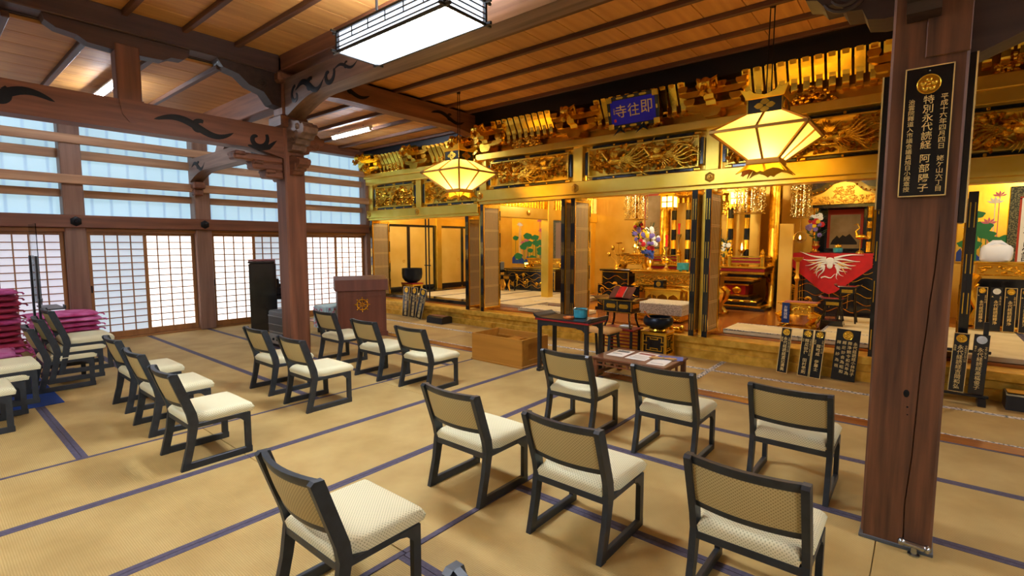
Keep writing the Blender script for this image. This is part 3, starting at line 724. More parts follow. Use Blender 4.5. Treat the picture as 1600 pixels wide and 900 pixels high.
carved_transom(1.85, 3.5, 2.48, 2.995, 7, BR)

# ---- curved rafter fins and bracket clusters
def finmesh():
    m = MB(); up = [(7.20, 3.40), (7.13, 3.42), (7.09, 3.48), (7.08, 3.56), (7.05, 3.66), (6.98, 3.76), (6.93, 3.80)]
    lo = [(7.0, 3.80), (7.05, 3.76), (7.11, 3.66), (7.14, 3.57), (7.15, 3.49), (7.18, 3.46), (7.20, 3.46)]
    m.prism(up+lo, 'x', -.034, .034); m.box(-.038, .038, 7.085, 7.15, 3.40, 3.445, .006)
    m.prism([(7.10, 3.54), (7.07, 3.60), (7.01, 3.70), (6.96, 3.80), (7.0, 3.80), (7.06, 3.70), (7.11, 3.60), (7.13, 3.54)], 'x', -.052, .052)
    return m
fin = None
def fins(xs, dz=0.0, sz=1.0):
    global fin
    for x in xs:
        if fin is None: fin = finmesh().build('rafter_fin', 'gold', wa); o = fin
        else: o = link('rafter_fin', fin.data, wa)
        o.location = (x, 0, dz)
fins([-6.18+.133*i for i in range(10)]); fins([-4.05+.133*i for i in range(11)]); fins([-1.88+.133*i for i in range(12)]); fins([.25+.133*i for i in range(10)], -.03)
fins([-9.75+.133*i for i in range(7)], -.21); fins([-7.95+.133*i for i in range(7)], -.21)
BRK = {}
def bracket(x, z0, big=True):
    """stacked bearing blocks, boat arms and a curled nosing"""
    key = big
    if key not in BRK:
        m = MB(); z = 0
        m.prism([(-.09, .0), (.09, .0), (.13, .06), (.13, .10), (-.13, .10), (-.13, .06)], 'y', 6.98, 7.22)
        m.prism([(-.36, .19), (-.36, .15), (-.28, .11), (-.15, .10), (.15, .10), (.28, .11), (.36, .15), (.36, .19)], 'y', 7.04, 7.16)
        for dx in (-.3, 0, .3): m.prism([(dx-.05, .19), (dx+.05, .19), (dx+.075, .23), (dx+.075, .27), (dx-.075, .27), (dx-.075, .23)], 'y', 7.0, 7.2)
        m.prism([(-.44, .36), (-.44, .32), (-.34, .28), (.34, .28), (.44, .32), (.44, .36)], 'y', 6.98, 7.12)
        for dx in (-.38, -.13, .13, .38): m.prism([(dx-.045, .36), (dx+.045, .36), (dx+.065, .39), (dx+.065, .43), (dx-.065, .43), (dx-.065, .39)], 'y', 6.95, 7.15)
        P = [(7.1-u*1.1, .30+v) for u, v in nosing_profile(.36)]
        m.prism(P, 'x', -.065, .065)
        a = m
        b = MB()
        b.ball((0, 6.74, .37), .075, 10, 7, (1, .9, 1)); b.tube([(.0, 6.73, .30), (0, 6.66, .22), (0, 6.62, .25), (0, 6.63, .31)], [.05, .04, .03, .018], 8)
        for s in (-1, 1): b.tube([(s*.05, 6.78, .40), (s*.11, 6.80, .44), (s*.12, 6.84, .36)], [.03, .035, .012], 6); b.tube([(s*.03, 6.70, .26), (s*.07, 6.66, .20)], [.016, .006], 6)
        curl(b, (-.068, 6.86, .36), .06, .9, 'yz', .014, 1); curl(b, (.068, 6.86, .36), .06, .9, 'yz', .014, 1)
        oa = a.build('bracket_cluster', 'gold', wa); ob = b.build('carved_head', 'gold_carved', oa, True)
        BRK[key] = (oa.data, ob.data)
    else:
        oa = link('bracket_cluster', BRK[key][0], wa); ob = link('carved_head', BRK[key][1], oa)
    oa.location = (x, 0, z0); return oa
for x in (-6.40, -4.46, -2.31, -0.17, 1.75): bracket(x, 3.30)
for x in (-10.12, -8.45, -7.0): bracket(x, 3.18)
def floral(x, z0, seed):
    rng = random.Random(seed); m = MB()
    for k in range(70):
        a = rng.uniform(0, math.pi); r = rng.uniform(0, 1)**.6
        px, pz = .34*r*math.cos(a), .21*r*math.sin(a)
        m.ball((x+px, 7.16-rng.uniform(0, .06), z0+.02+pz), rng.uniform(.018, .036), 6, 4, (1, .8, .8))
    for k in range(14): leafblob(m, x+rng.uniform(-.32, .32), z0+rng.uniform(.03, .16), 7.14, .06, rng)
    for dx, dz in ((-.1, .13), (.08, .15), (.2, .08)):
        for k in range(8): a = k*math.pi/4; m.ball((x+dx+.03*math.cos(a), 7.08, z0+dz+.03*math.sin(a)), .018, 6, 4, (1, .6, 1))
    m.build('floral_carving', 'gold_carved', wa, True)
floral(-5.55, 3.275, 1); floral(-3.38, 3.275, 2); floral(-1.24, 3.275, 3); floral(-7.6, 3.2, 4); floral(-9.3, 3.2, 5); floral(.75, 3.28, 6)
part('end_carving', 'gold_carved', wa, lambda m: (m.prism([(-10.1-u, 3.32+v) for u, v in nosing_profile(.20)], 'y', 6.9, 7.04), [curl(m, (-10.2+.09*k, 6.88, 3.3+.05*(k % 2)), .06, .9, 'xz', .018, 1, k) for k in range(4)]), True)

# ---- temple name plaque
tp = thing('name_plaque', 'blue temple name plaque with gold brushwork characters and black frame', 'plaque', (-3.37, 6.90, 3.30))
tp.rotation_euler = (R(15), 0, 0)
part('panel', 'blue_plaque', tp, lambda m: m.box(-.345, .345, -.012, .012, .055, .40))
def pf(m):
    m.box(-.395, .395, -.022, .022, 0.0, .055, .008); m.box(-.395, .395, -.022, .022, .40, .455, .008); m.box(-.395, -.345, -.022, .022, .04, .42, .008); m.box(.345, .395, -.022, .022, .04, .42, .008)
part('frame', 'lacquer_black', tp, pf)
def pg(m):
    for sx in (-1, 1):
        for z in (.0, .375): m.box(sx*.40, sx*.31, -.026, .0, z, z+.08, .006)
    for x in (-.18, 0, .18):
        for z in (.012, .412): m.prism([(x-.06, z+.015), (x-.04, z), (x+.04, z), (x+.06, z+.015), (x+.04, z+.03), (x-.04, z+.03)], 'y', -.026, 0)
    for sx in (-1, 1): m.box(sx*.37-.015, sx*.37+.015, -.026, 0, .2, .26, .006)
part('corner_fittings', 'gold', tp, pg)['kind'] = 'stuff'
text('inscription', '寺', .19, 'gold_text', tp, (-.18, -.0135, .225), (R(90), 0, 0), bold=.004)
text('inscription', '往', .19, 'gold_text', tp, (.02, -.0135, .225), (R(90), 0, 0), bold=.004)
text('inscription', '即', .20, 'gold_text', tp, (.22, -.0135, .245), (R(90), 0, 0), bold=.004)
text('side_inscription', vert('光暁書'), .03, 'gold_text', tp, (-.29, -.0135, .25), (R(90), 0, 0))
part('red_seal', 'red_candle', tp, lambda m: m.box(-.30, -.265, -.0145, -.012, .10, .14))
for i, x in enumerate((-.24, .12)):
    part('support_hook', 'iron', tp, lambda m: (m.prism([(x-.09, -.09), (x, .0), (x+.05, .05), (x+.06, .0), (x+.10, -.07), (x+.03, -.03), (x-.02, -.05)], 'y', -.035, -.02), m.ball((x+.03, -.038, .0), .012)))

# ---- folding lattice doors, opened inward at right angles
def lattice_panel(t, x, y0, y1, z0, z1):
    th = .018
    fr = part('panel_frame', 'gold', t, lambda m: (m.box(x-th, x+th, y0, y0+.045, z0, z1, .004), m.box(x-th, x+th, y1-.045, y1, z0, z1, .004), m.box(x-th*.9, x+th*.9, y0+.045, y1-.045, z0+.03, z0+.075, .004), m.box(x-th*.9, x+th*.9, y0+.045, y1-.045, z1-.06, z1, .004)))
    H = z1-z0
    def g(m):
        m.box(x-th-.002, x+th+.002, y0-.004, y0+.010, z0, z1)
        for f0, f1 in ((.10, .24), (.34, .46), (.60, .74), (.86, .95)):
            m.box(x-th-.002, x+th+.002, y1-.024, y1+.003, z0+H*f0, z0+H*f1)
    part('lacquer_edging', 'lacquer_black', fr, g)['kind'] = 'stuff'
    def gl(m):
        for f0, f1 in ((.04, .155), (.31, .43), (.54, .65), (.80, .94)): m.box(x-.004, x+.004, y0-.006, y0-.003, z0+H*f0, z0+H*f1)
    part('edge_inlay', 'gold', fr, gl)['kind'] = 'stuff'
    def sl(m):
        n = 11; a, b = y0+.05, y1-.05
        for i in range(n): yy = a+(b-a)*(i+.5)/n; m.box(x-.006, x+.006, yy-.0075, yy+.0075, z0+.07, z1-.055)
        for f in (.06, .235, .41, .585, .76, .94):
            for d in (-.012, .012): m.box(x-.008, x+.008, a, b, z0+H*f+d-.005, z0+H*f+d+.005)
    o = part('lattice', 'slat_gold', fr, sl); o['kind'] = 'stuff'
    part('gap_darkening_sheet', 'gap_dark_brown', fr, lambda m: m.box(x-.004, x+.001, y0+.04, y1-.04, z0+.06, z1-.05))  # dark brown sheet added behind the slats to darken their gaps
    part('round_pull', 'gold', fr, lambda m: m.tube([(x+th+.006, y1-.022+.02*math.cos(i*math.pi/5), z0+H*.47+.03*math.sin(i*math.pi/5)) for i in range(11)], .005, 5))
def leaf(x, label, low=False, y0=6.99, w=.50, gap=.037):
    z0, z1 = .302, (2.13 if low else 2.335)
    t = thing('folding_lattice_door', label, 'lattice door', (0, 0, 0), group='folding lattice doors of the altar front', kind='thing')
    lattice_panel(t, x-gap/2, y0+.01, y0+w-.01, z0, z1); lattice_panel(t, x+gap/2, y0, y0+w, z0, z1)
leaf(-10.03, 'folded black and gold lattice door against the side wall', True)
leaf(-6.90, 'folded lattice door closing off the side chapel beside the tall lattice door', True, gap=.05)
leaf(-6.50, 'tall folded lattice door at the post before the lotus painting')
leaf(-4.66, 'folded lattice door edge seen narrow, by the post above the incense table')
leaf(-4.47, 'folded lattice door with full lattice face above the teal incense pot')
leaf(-2.485, 'folded lattice door edge seen narrow, beside the central altar table')
leaf(-2.30, 'folded lattice door with full lattice face right of the central altar')
leaf(-0.40, 'folded lattice door just left of the massive plaque pillar')
leaf(0.17, 'dark folded lattice door half hidden by the massive plaque pillar', True)
leaf(0.36, 'folded gold lattice door beside the white wrapped bundle', True)

# ================================================================== ALTAR ROOMS
rm = struct('wall_sanctuary_side', 'gold sliding panels on the side wall of the chapel', 'wall')
rf = struct('floor_sanctuary', 'polished wooden sanctuary floor with pale tatami', 'floor')
rb = struct('wall_sanctuary_back', 'gold leaf rear wall of the sanctuary', 'wall')
rc = struct('ceiling_sanctuary', 'gold ceiling over the sanctuary', 'ceiling')
FZ = .33
part('floor_slab', 'altar_floor_wood', rf, lambda m: m.box(-10.3, 6.19, 7.3, 13.1, .1, FZ))
mat('gold_wall', '#e9bf55', 0.42, .5, c2='#dbab40', nscale=(2, 2, 2), bump=.05, bscale=9)
part('wall_face', 'gold_wall', rb, lambda m: m.box(-10.4, 6.2, 11.4, 11.5, 0, 3.3))
part('side_wall', 'gold_wall', rm, lambda m: m.box(-10.42, -10.32, 7.3, 11.4, 0, 3.3))
part('ceiling_face', 'gold_wall', rc, lambda m: m.box(-10.4, 6.2, 7.3, 11.5, 3.25, 3.35))
# fusuma on side wall of the side chapel: framed gold panels
for y0, y1 in ((7.42, 8.26), (8.34, 9.14), (9.42, 10.2), (10.28, 11.2)):
    p = part('gold_sliding_panel', 'gold_panel', rm, lambda m: m.box(-10.318, -10.30, y0, y1, .48, 2.03))
    part('panel_frame', 'lacquer_black', p, lambda m: (m.box(-10.32, -10.285, y0-.04, y0+.005, .40, 2.08), m.box(-10.32, -10.285, y1-.005, y1+.04, .40, 2.08), m.box(-10.32, -10.285, y0, y1, 2.03, 2.08), m.box(-10.32, -10.285, y0, y1, .36, .50)))
    part('round_pull', 'gold_dark', p, lambda m: m.tube([(-10.297, y1-.12+.03*math.cos(i*.628), 1.15+.03*math.sin(i*.628)) for i in range(11)], .008, 5))
part('wall_post', 'gold_leaf', rm, lambda m: m.box(-10.34, -10.2, 9.19, 9.37, FZ, 2.3, .006))
part('wall_rail', 'gold_leaf', rm, lambda m: m.box(-10.34, -10.24, 7.3, 11.4, 2.08, 2.3, .006))
part('corridor_step', 'lacquer_black', rf, lambda m: (m.box(-10.25, -7.1, 7.32, 7.62, FZ, .40, .01), m.box(-10.25, -9.6, 7.62, 9.2, FZ, .40, .01)))
# chapel tatami
for k in range(4):
    tatami(-9.55+.9*k if k else -9.6, -9.55+.9*(k+1), 7.64, 9.35, 'y', 'border_purple', FZ+.055, 'tatami_pale', rf)
    tatami(-9.55+.9*k if k else -9.6, -9.55+.9*(k+1), 9.36, 10.3, 'y', 'border_purple', FZ+.055, 'tatami_pale', rf)
for x0, x1, y0, y1 in ((-5.9, -4.55, 7.34, 7.95), (-2.15, -1.2, 7.34, 8.05), (-1.2, -0.35, 7.34, 8.05), (-1.05, -.3, 8.06, 9.9), (-6.3, -5.6, 8.4, 10.0)):
    tatami(x0, x1, y0, y1, 'x' if x1-x0 > y1-y0 else 'y', 'border_pattern', FZ+.06, 'tatami_pale', rf)
for k in range(4): tatami(.1+.95*k, .1+.95*(k+1), 7.36, 9.6, 'y', 'border_purple', FZ+.06, 'tatami_pale', rf)
# dividers between chapel and sanctuary
for x, dl in ((-6.62, 'gilded post and beam between side chapel and sanctuary'), (-.12, 'gilded post and beam behind the plaque pillar')):
    rm = struct('trim_divider', dl, 'trim')
    part('divider_post', 'gold_leaf', rm, lambda m: m.box(x-.10, x+.10, 9.2, 9.4, FZ, 2.9, .01))
    part('divider_beam', 'gold_leaf', rm, lambda m: (m.box(x-.08, x+.08, 7.3, 11.4, 2.13, 2.36, .01), m.box(x-.05, x+.05, 7.3, 11.4, 2.75, 2.9)))
    part('divider_openwork', 'gold_carved', rm, lambda m: [m.box(x-.02, x+.02, 7.35+.1*k, 7.39+.1*k, 2.36, 2.75) for k in range(40)])
    part('divider_wall', 'gold_leaf', rm, lambda m: m.box(x-.03, x+.03, 10.5, 11.4, FZ, 2.2))
o = part('hex_ornament', 'gold_dark', bpy.data.objects['trim_divider'], lambda m: m.lathe([(0.06, 0), (0.06, 0.012), (0.03, 0.02), (0.0, 0.03)], 6), True); o.location = (-6.535, 8.5, 2.25); o.rotation_euler = (0, R(90), 0)
# lit gold door returns beside the altar recesses
for rm, b_ in ((struct('trim_return', 'tall lit gold panel beside the red clothed altar', 'trim'), (-2.02, -1.80, 10.0, 10.06)), (struct('trim_return', 'tall lit gold panel left of the central altar', 'trim'), (-5.35, -5.12, 8.62, 8.68))): part('gold_return', 'gold_leaf', rm, lambda m: m.box(*b_, FZ, 1.95, .004)) if False else part('gold_return', 'gold_panel', rm, lambda m: m.box(*b_, FZ, 1.95, .004))
#, -1.80, 10.0, 10.06, FZ, 1.95, .004))

# great round gilded columns
for x, dl in ((-4.48, 'great round gilded column left of the central shrine'), (-2.27, 'great round gilded column right of the central shrine')):
    rm = struct('column', dl, 'column')
    part('round_column', 'gold_carved', rm, lambda m: (m.lathe([(.14, FZ), (.14, .45), (.115, .5), (.115, 3.2)], 20, (x, 10.8, 0))), True)

def down(loc, e, c=(1, .93, .75), r=.12):
    l = bpy.data.lights.new('altar_lamp', 'POINT'); l.energy = e; l.color = c; l.shadow_soft_size = r
    o = bpy.data.objects.new('altar_lamp', l); COL.objects.link(o); o.location = loc
down((-8.4, 8.6, 2.85), 62, (1, .95, .80)); down((-3.38, 8.3, 2.95), 58); down((-5.5, 9.4, 2.8), 26); down((-1.3, 8.9, 2.8), 18); down((1.7, 9.0, 2.85), 55, (1, .95, .8))
# ================================================================== CHAIRS
def pad(m, w, d, h, n=10, edge=.035, crown=.012, M=None, notch=1.0):
    """upholstered pad centred in x,y, base z=0"""
    m.M = M; vs = []; fs = []
    def prof(t):   # 0..1 across; returns height factor
        e = min(t, 1-t); return 1.0
    N = n
    us = [-.5, -.48, -.44, -.36, -.2, 0, .2, .36, .44, .48, .5]
    k = len(us)
    for a in us:
        for b in us:
            ea = min(1, (0.5-abs(a))*w/edge); eb = min(1, (0.5-abs(b))*d/edge)
            q = math.sqrt(max(0, 1-(1-ea)**2))*math.sqrt(max(0, 1-(1-eb)**2))
            vs.append((a*w*(notch if b <= -.36 else 1), b*d, h*(.45+.55*q)+crown*(1-4*a*a)*(1-4*b*b)))
    for i in range(k-1):
        for j in range(k-1): fs.append((i*k+j, (i+1)*k+j, (i+1)*k+j+1, i*k+j+1))
    ring = [i*k for i in range(k)]+[(k-1)*k+j for j in range(1, k)]+[i*k+k-1 for i in range(k-2, -1, -1)]+[j for j in range(k-2, 0, -1)]
    o = len(vs)
    for r in ring: vs.append((vs[r][0]*.97, vs[r][1]*.97, 0))
    L = len(ring)
    for i in range(L): fs.append((ring[i], ring[(i+1) % L], o+(i+1) % L, o+i))
    fs.append(tuple(range(o+L-1, o-1, -1)))
    m.add(vs, fs); m.M = None
def make_chair():
    t = thing('low_chair', 'x', 'chair', (0, 0, 0), group='low black framed chairs with cream seats')
    def rear(s):
        x = s*.221
        P = [(0, 0), (.052, 0), (.095, .18), (.125, .33), (.115, .40), (.012, .70), (-.03, .703), (-.045, .69), (.052, .40), (.066, .33), (.045, .18)]
        return lambda m: m.prism(P, 'x', x-.015, x+.015)
    for s in (-1, 1):
        part('rear_leg', 'chair_frame', t, rear(s))
        part('sled', 'chair_frame', t, lambda m: m.box(s*.221-.014, s*.221+.014, .03, .485, 0, .05, .004))
        part('front_leg', 'chair_frame', t, lambda m: (m.prism([(.437, .045), (.479, .045), (.479, .315), (.36, .315), (.36, .295), (.40, .285), (.437, .25)], 'x', s*.221-.014, s*.221+.014)))
    part('seat_frame', 'chair_frame', t, lambda m: (m.box(-.21, .21, .065, .095, .285, .325, .004), m.box(-.21, .21, .445, .475, .285, .325, .004), m.box(-.232, -.205, .09, .45, .29, .322, .003), m.box(.205, .232, .09, .45, .29, .322, .003)))
    part('seat', 'seat_fabric', t, lambda m: pad(m, .475, .45, .066, M=Matrix.Translation((0, .285, .322)), notch=.855), True, True)
    def curved(z0, z1, y_at, th, bow, zs=6, ns=10, hw=.207):
        def f(m):
            vs = []; fs = []
            for i in range(ns+1):
                u = -1+2*i/ns; bx = u*hw; by = -bow*(1-u*u)
                for side in (-1, 1):
                    for j in range(zs+1):
                        z = z0+(z1-z0)*j/zs; e = math.sin(math.pi*j/zs)*.25+.75
                        vs.append((bx, y_at(z)+by+side*th/2*e, z))
            K = 2*(zs+1)
            for i in range(ns):
                for j in range(zs):
                    a = i*K+j; fs.append((a, a+1, a+K+1, a+K)); b = a+zs+1; fs.append((b, b+K, b+K+1, b+1))
                fs.append((i*K, (i+1)*K, (i+1)*K+zs+1, i*K+zs+1)); fs.append((i*K+zs, i*K+K-1, (i+1)*K+K-1, (i+1)*K+zs))
            fs.append(tuple(list(range(0, zs+1))+list(range(K-1, zs, -1)))); o = ns*K; fs.append(tuple(o+q for q in (list(range(K-1, zs, -1))+list(range(0, zs+1)))[::-1]))
            m.add(vs, fs)
        return f
    ya = lambda z: .0835-.098*(z-.40)/.30
    part('backrest', 'back_fabric', t, curved(.475, .665, ya, .035, .035), True, True)
    part('top_rail', 'chair_frame', t, curved(.660, .702, ya, .034, .035, 2), True)
    part('lower_rail', 'chair_frame', t, curved(.445, .480, ya, .03, .035, 2), True)
    return t
proto_chair = make_chair(); used = [False]
def chair(cx, y0, label, z=0.0, rz=0.0, group=None):
    o = proto_chair if not used[0] else copy_tree(proto_chair)
    used[0] = True; o.location = (cx, y0, z); o.rotation_euler = (0, 0, rz); o['label'] = label
    if group: o['group'] = group
    return o
B = 'black framed low chair with cream seat, '
for cx, y0, l in (
    (-1.957, .95, B+'cut by the frame bottom, nearest viewer'),
    (-2.22, 2.10, B+'directly before the wooden offering box'),
    (-1.385, 2.09, B+'middle of the second row, before the low table'),
    (-0.51, 2.10, B+'largest in view, nearest the plaque pillar foot'),
    (-0.745, .93, B+'only its back corner showing'),
    (-2.255, 3.45, B+'front row, standing right at the incense table'),
    (-1.415, 3.44, B+'front row, before the low table'),
    (-0.60, 3.46, B+'front row, close beside the plaque pillar'),
    (-4.16, 1.13, B+'nearest of three lined up by the stacks'),
    (-5.08, 1.18, B+'middle of three lined up by the stacks'),
    (-5.95, 1.22, B+'last of three lined up, touching the stacks'),
    (-5.45, 2.33, B+'right behind the grey heater'),
    (-4.635, 2.31, B+'second back from the heater, on the open aisle'),
    (-6.10, 3.50, B+'by the pillar, half hiding the lectern'),
    (-5.047, 3.39, B+'middle of three before the wheel lectern'),
    (-4.235, 3.42, B+'closest to the offering box, near the lectern')):
    chair(cx, y0, l)
S = 'stacked chairs by the cushions'
for k, w in enumerate(('bottom', 'middle', 'top')):
    chair(-7.385, .80+.085*k, 'black framed low chair, %s of the stack of three by the pink cushions' % w, .009+.085*k, group=S)
for k, w in enumerate(('lower', 'upper')):
    chair(-6.64, .16+.085*k, 'black framed low chair, %s of the stack of two on the blue mat' % w, .009+.085*k, group=S)
chair(-6.14, .02, 'black framed low chair standing alone at the picture edge beside the stack', 0, group=S)
part_mat = tag(part('blue_mat', 'blue_mat', None, lambda m: m.box(-8.3, -6.62, .35, .93, .002, .008)), 'thin dark blue mat spread under the stacked chairs', 'mat')

# ================================================================== CUSHIONS
def zabuton(cx, cy, z, mi, label, group, rz=0.0, w=.58, d=.58, h=.07):
    rng = random.Random(int((cx*7+cy*13+z*101)*100)); t = tag(link('floor_cushion', None, None, (cx, cy, z), (0, 0, rz)), label, 'cushion', group)
    m = MB(); vs = []; fs = []; us = [-.5, -.47, -.4, -.25, 0, .25, .4, .47, .5]; k = len(us)
    for sgn in (1, -1):
        for a in us:
            for b in us:
                q = (1-(2*abs(a))**5)*(1-(2*abs(b))**5); sag = -.012*(abs(a)*2)**3*(1 if rng.random() < .5 else .3)
                vs.append((a*w*(1-.04*(2*b)**2), b*d*(1-.04*(2*a)**2), h/2+sgn*h*.5*(.12+.88*q**.5 if q > 0 else .12)+sag+rng.uniform(-.003, .003)))
    n = k*k
    for s in (0, 1):
        for i in range(k-1):
            for j in range(k-1):
                a = s*n+i*k+j; f = (a, a+k, a+k+1, a+1); fs.append(f if s == 0 else f[::-1])
    ring = [i*k for i in range(k)]+[(k-1)*k+j for j in range(1, k)]+[i*k+k-1 for i in range(k-2, -1, -1)]+[j for j in range(k-2, 0, -1)]
    L = len(ring)
    for i in range(L): a, b = ring[i], ring[(i+1) % L]; fs.append((a, b, n+b, n+a))
    m.add(vs, fs); m.build('cover', 'zabuton_%d' % mi, t, True)
    def tas(m):
        for sx in (-1, 1):
            for sy in (-1, 1): m.tube([(sx*w*.47, sy*d*.47, h*.5), (sx*(w*.5+.02), sy*(d*.5+.02), h*.42), (sx*(w*.5+.03), sy*(d*.5+.03), h*.15)], [.006, .010, .012], 5)
    o = part('corner_tassels', 'zabuton_%d' % mi, t, tas); o['kind'] = 'stuff'
    return t
G1 = 'dark red cushions in the tall stack'
ORD = ('lowest', 'second', 'third', 'fourth', 'fifth', 'sixth', 'seventh', 'eighth', 'ninth', 'tenth', 'eleventh', 'twelfth', 'thirteenth', 'topmost')
for k in range(14):
    zabuton(-8.95+.02*math.sin(k*2.1), .60+.015*math.cos(k*1.7), k*.074, (3, 1, 3, 0, 1)[k % 5], 'dark red floor cushion, %s%s of the tall stack at the picture edge' % (ORD[k], ' up' if 0 < k < 13 else ''), G1, .03*math.sin(k*3))
G2 = 'pink cushions in the stack by the shoji'
for k in range(8):
    nm = ORD[k] if k < 7 else 'topmost'
    zabuton(-9.90+.02*math.sin(k*1.3), 1.45+.025*math.cos(k*2.2), k*.074, (2, 0, 4, 2, 0, 2, 4, 2)[k], 'bright pink floor cushion, %s%s of the stack against the shoji' % (nm, ' up' if 0 < k < 7 else ''), G2, .05*math.sin(k*2), .66, .80)
G3 = 'lilac pink cushions in the short stack'
for k in range(5):
    nm = ORD[k] if k < 4 else 'topmost'
    zabuton(-8.15+.015*math.sin(k), .46+.01*math.cos(k*2.2), .01+k*.074, (4, 2, 4, 0, 4)[k], 'lilac pink floor cushion, %s%s of the short stack behind the stacked chairs' % (nm, ' up' if 0 < k < 4 else ''), G3, .04*math.cos(k*2))

# ================================================================== ACRYLIC PARTITION
t = thing('acrylic_partition', 'clear acrylic partition on black posts with small tray by the red cushions', 'partition', (-8.42, 1.02, 0))
part('sheet', 'clear_acrylic', t, lambda m: m.box(-.30, .22, -.004, .004, .86, 1.84))
for x in (-.26, .18):
    part('post', 'lacquer_soft', t, lambda m: m.box(x-.03, x+.03, -.028, -.006, 0.02, 1.45, .004))
    part('foot', 'lacquer_soft', t, lambda m: m.box(x-.03, x+.03, -.06, .26, 0, .03, .004))
part('tray', 'lacquer_soft', t, lambda m: (m.box(-.26, .34, .006, .20, .80, .815, .003), m.box(.2, .34, .19, .20, .815, .85)))
part('clamp', 'grey_light', t, lambda m: m.box(.15, .21, -.03, .012, .9, .94, .004))

# ================================================================== LECTERN
t = thing('lectern', 'brown wooden lectern with gold dharma wheel emblem', 'lectern', (-7.55, 5.02, 0), R(62))
part('body', 'lectern_wood', t, lambda m: m.box(-.40, .40, -.2, .2, .06, .80, .006))
part('plinth', 'lectern_wood', t, lambda m: m.box(-.425, .425, -.22, .22, 0, .08, .008))
part('desk_top', 'lectern_wood', t, lambda m: m.prism([(-.235, .80), (.22, .80), (.22, 1.03), (.15, 1.03), (-.225, .985)], 'x', -.435, .435))
part('panel_moulding', 'lectern_wood', t, lambda m: (m.box(-.33, .33, -.207, -.2, .70, .715), m.box(-.33, .33, -.207, -.2, .12, .135), m.box(-.345, -.33, -.207, -.2, .15, .70), m.box(.33, .345, -.207, -.2, .15, .70)))
def wheel(m):
    m.M = Matrix.Translation((0, -.212, .56)) @ Matrix.Rotation(R(90), 4, 'X')
    m.tube([(.088*math.cos(i*math.pi/16), .088*math.sin(i*math.pi/16), 0) for i in range(33)], .011, 6); m.tube([(.026*math.cos(i*math.pi/8), .026*math.sin(i*math.pi/8), 0) for i in range(17)], .007, 6); m.ball((0, 0, 0), .014)
    for k in range(8):
        a = k*math.pi/4; c, s = math.cos(a), math.sin(a); m.tube([(.026*c, .026*s, 0), (.088*c, .088*s, 0), (.118*c, .118*s, 0)], [.006, .008, .006], 6); m.ball((.12*c, .12*s, 0), .013)
    m.M = None
part('dharma_wheel', 'gold', t, wheel, True)

# ================================================================== PIANO, BENCH, HEATER
t = thing('upright_piano', 'glossy black upright piano seen from its end, by the shoji', 'piano', (-9.17, 4.10, 0), R(66))
part('case', 'lacquer_black', t, lambda m: (m.box(-.23, .16, 0.0, .97, .02, 1.24, .01)))
part('lid', 'lacquer_black', t, lambda m: m.box(-.25, .18, -.02, .99, 1.245, 1.28, .008))
for y in (-.03, .97): part('end_panel', 'lacquer_black', t, lambda m: m.box(-.24, .20, y, y+.03, 0, 1.24, .008))
part('key_bed', 'lacquer_black', t, lambda m: (m.box(.16, .50, -.02, .99, .58, .66, .008), m.box(.16, .50, -.02, .03, .66, .80, .015), m.box(.16, .50, .94, .99, .66, .80, .015)))
part('keys', 'paper_white', t, lambda m: m.box(.30, .48, .04, .93, .66, .685))
part('fall_board', 'lacquer_black', t, lambda m: m.prism([(.17, .68), (.26, .69), (.24, .95), (.17, .97)], 'y', .04, .93))
for y in (0.0, .97): part('front_leg', 'lacquer_black', t, lambda m: m.box(.42, .49, y-.03, y+.04, 0, .58, .008))
rn = thing('piano_runner', 'dusty red fringed runner draped over the piano lid', 'runner', (-9.17, 4.10, 1.283), R(66))
part('cloth', 'runner_red', rn, lambda m: (m.box(-.25, .2, .25, .85, 0, .012, .004), m.box(.186, .2, .25, .85, -.14, .004, .003)))
part('fringe', 'runner_red', rn, lambda m: [m.box(.188, .198, (.25+.02*k), (.26+.02*k), -.19, -.14) for k in range(30)])['kind'] = 'stuff'
t = thing('piano_bench', 'piano bench draped with pale blue floral cloth behind the pillar', 'bench', (-8.22, 4.98, 0))
part('legs_frame', 'lacquer_soft', t, lambda m: (m.box(-.16, .16, -.32, .32, .36, .42), [m.box(sx*.15-.02, sx*.15+.02, sy*.3-.02, sy*.3+.02, 0, .40) for sx in (-1, 1) for sy in (-1, 1)]))
def drape(m):
    m.box(-.2, .2, -.36, .36, .42, .5, .02)
    n = 14
    for i in range(n): 
        y0 = -.36+.72*i/n; y1 = y0+.72/n; w = .01*math.sin(i*1.7)
        m.add([(.2+w, y0, .48), (.2-w, y1, .48), (.215-w, y1, .10), (.215+w, y0, .10)], [(0, 1, 2, 3)])
    for i in range(8):
        x0 = -.2+.4*i/8; x1 = x0+.05; w = .01*math.sin(i*2.3); m.add([(x0, -.36+w, .48), (x1, -.36-w, .48), (x1, -.37-w, .10), (x0, -.37+w, .10)], [(0, 1, 2, 3)])
part('cloth', 'floral_cloth', t, drape, True)
def flw(m):
    rng = random.Random(5)
    for k in range(22):
        y, z = rng.uniform(-.34, .34), rng.uniform(.13, .46)
        for q in range(5): a = q*1.257; m.ball((.222, y+.014*math.cos(a), z+.014*math.sin(a)), .009, 5, 4, (.3, 1, 1))
        x = rng.uniform(-.18, .18)
        for q in range(5): a = q*1.257; m.ball((x+.014*math.cos(a), -.378, z+.014*math.sin(a)), .009, 5, 4, (1, .3, 1))
part('printed_flowers', 'petal_pink', t, flw)['kind'] = 'stuff'
t = thing('gas_heater', 'grey box heater with grille front beside the dark pillar', 'heater', (-7.64, 3.6, 0))
part('casing', 'grey_metal', t, lambda m: m.box(-.28, .24, -.02, .24, .03, .56, .02))
part('front_panel', 'grey_light', t, lambda m: m.box(-.25, .21, -.03, -.018, .05, .20, .004))
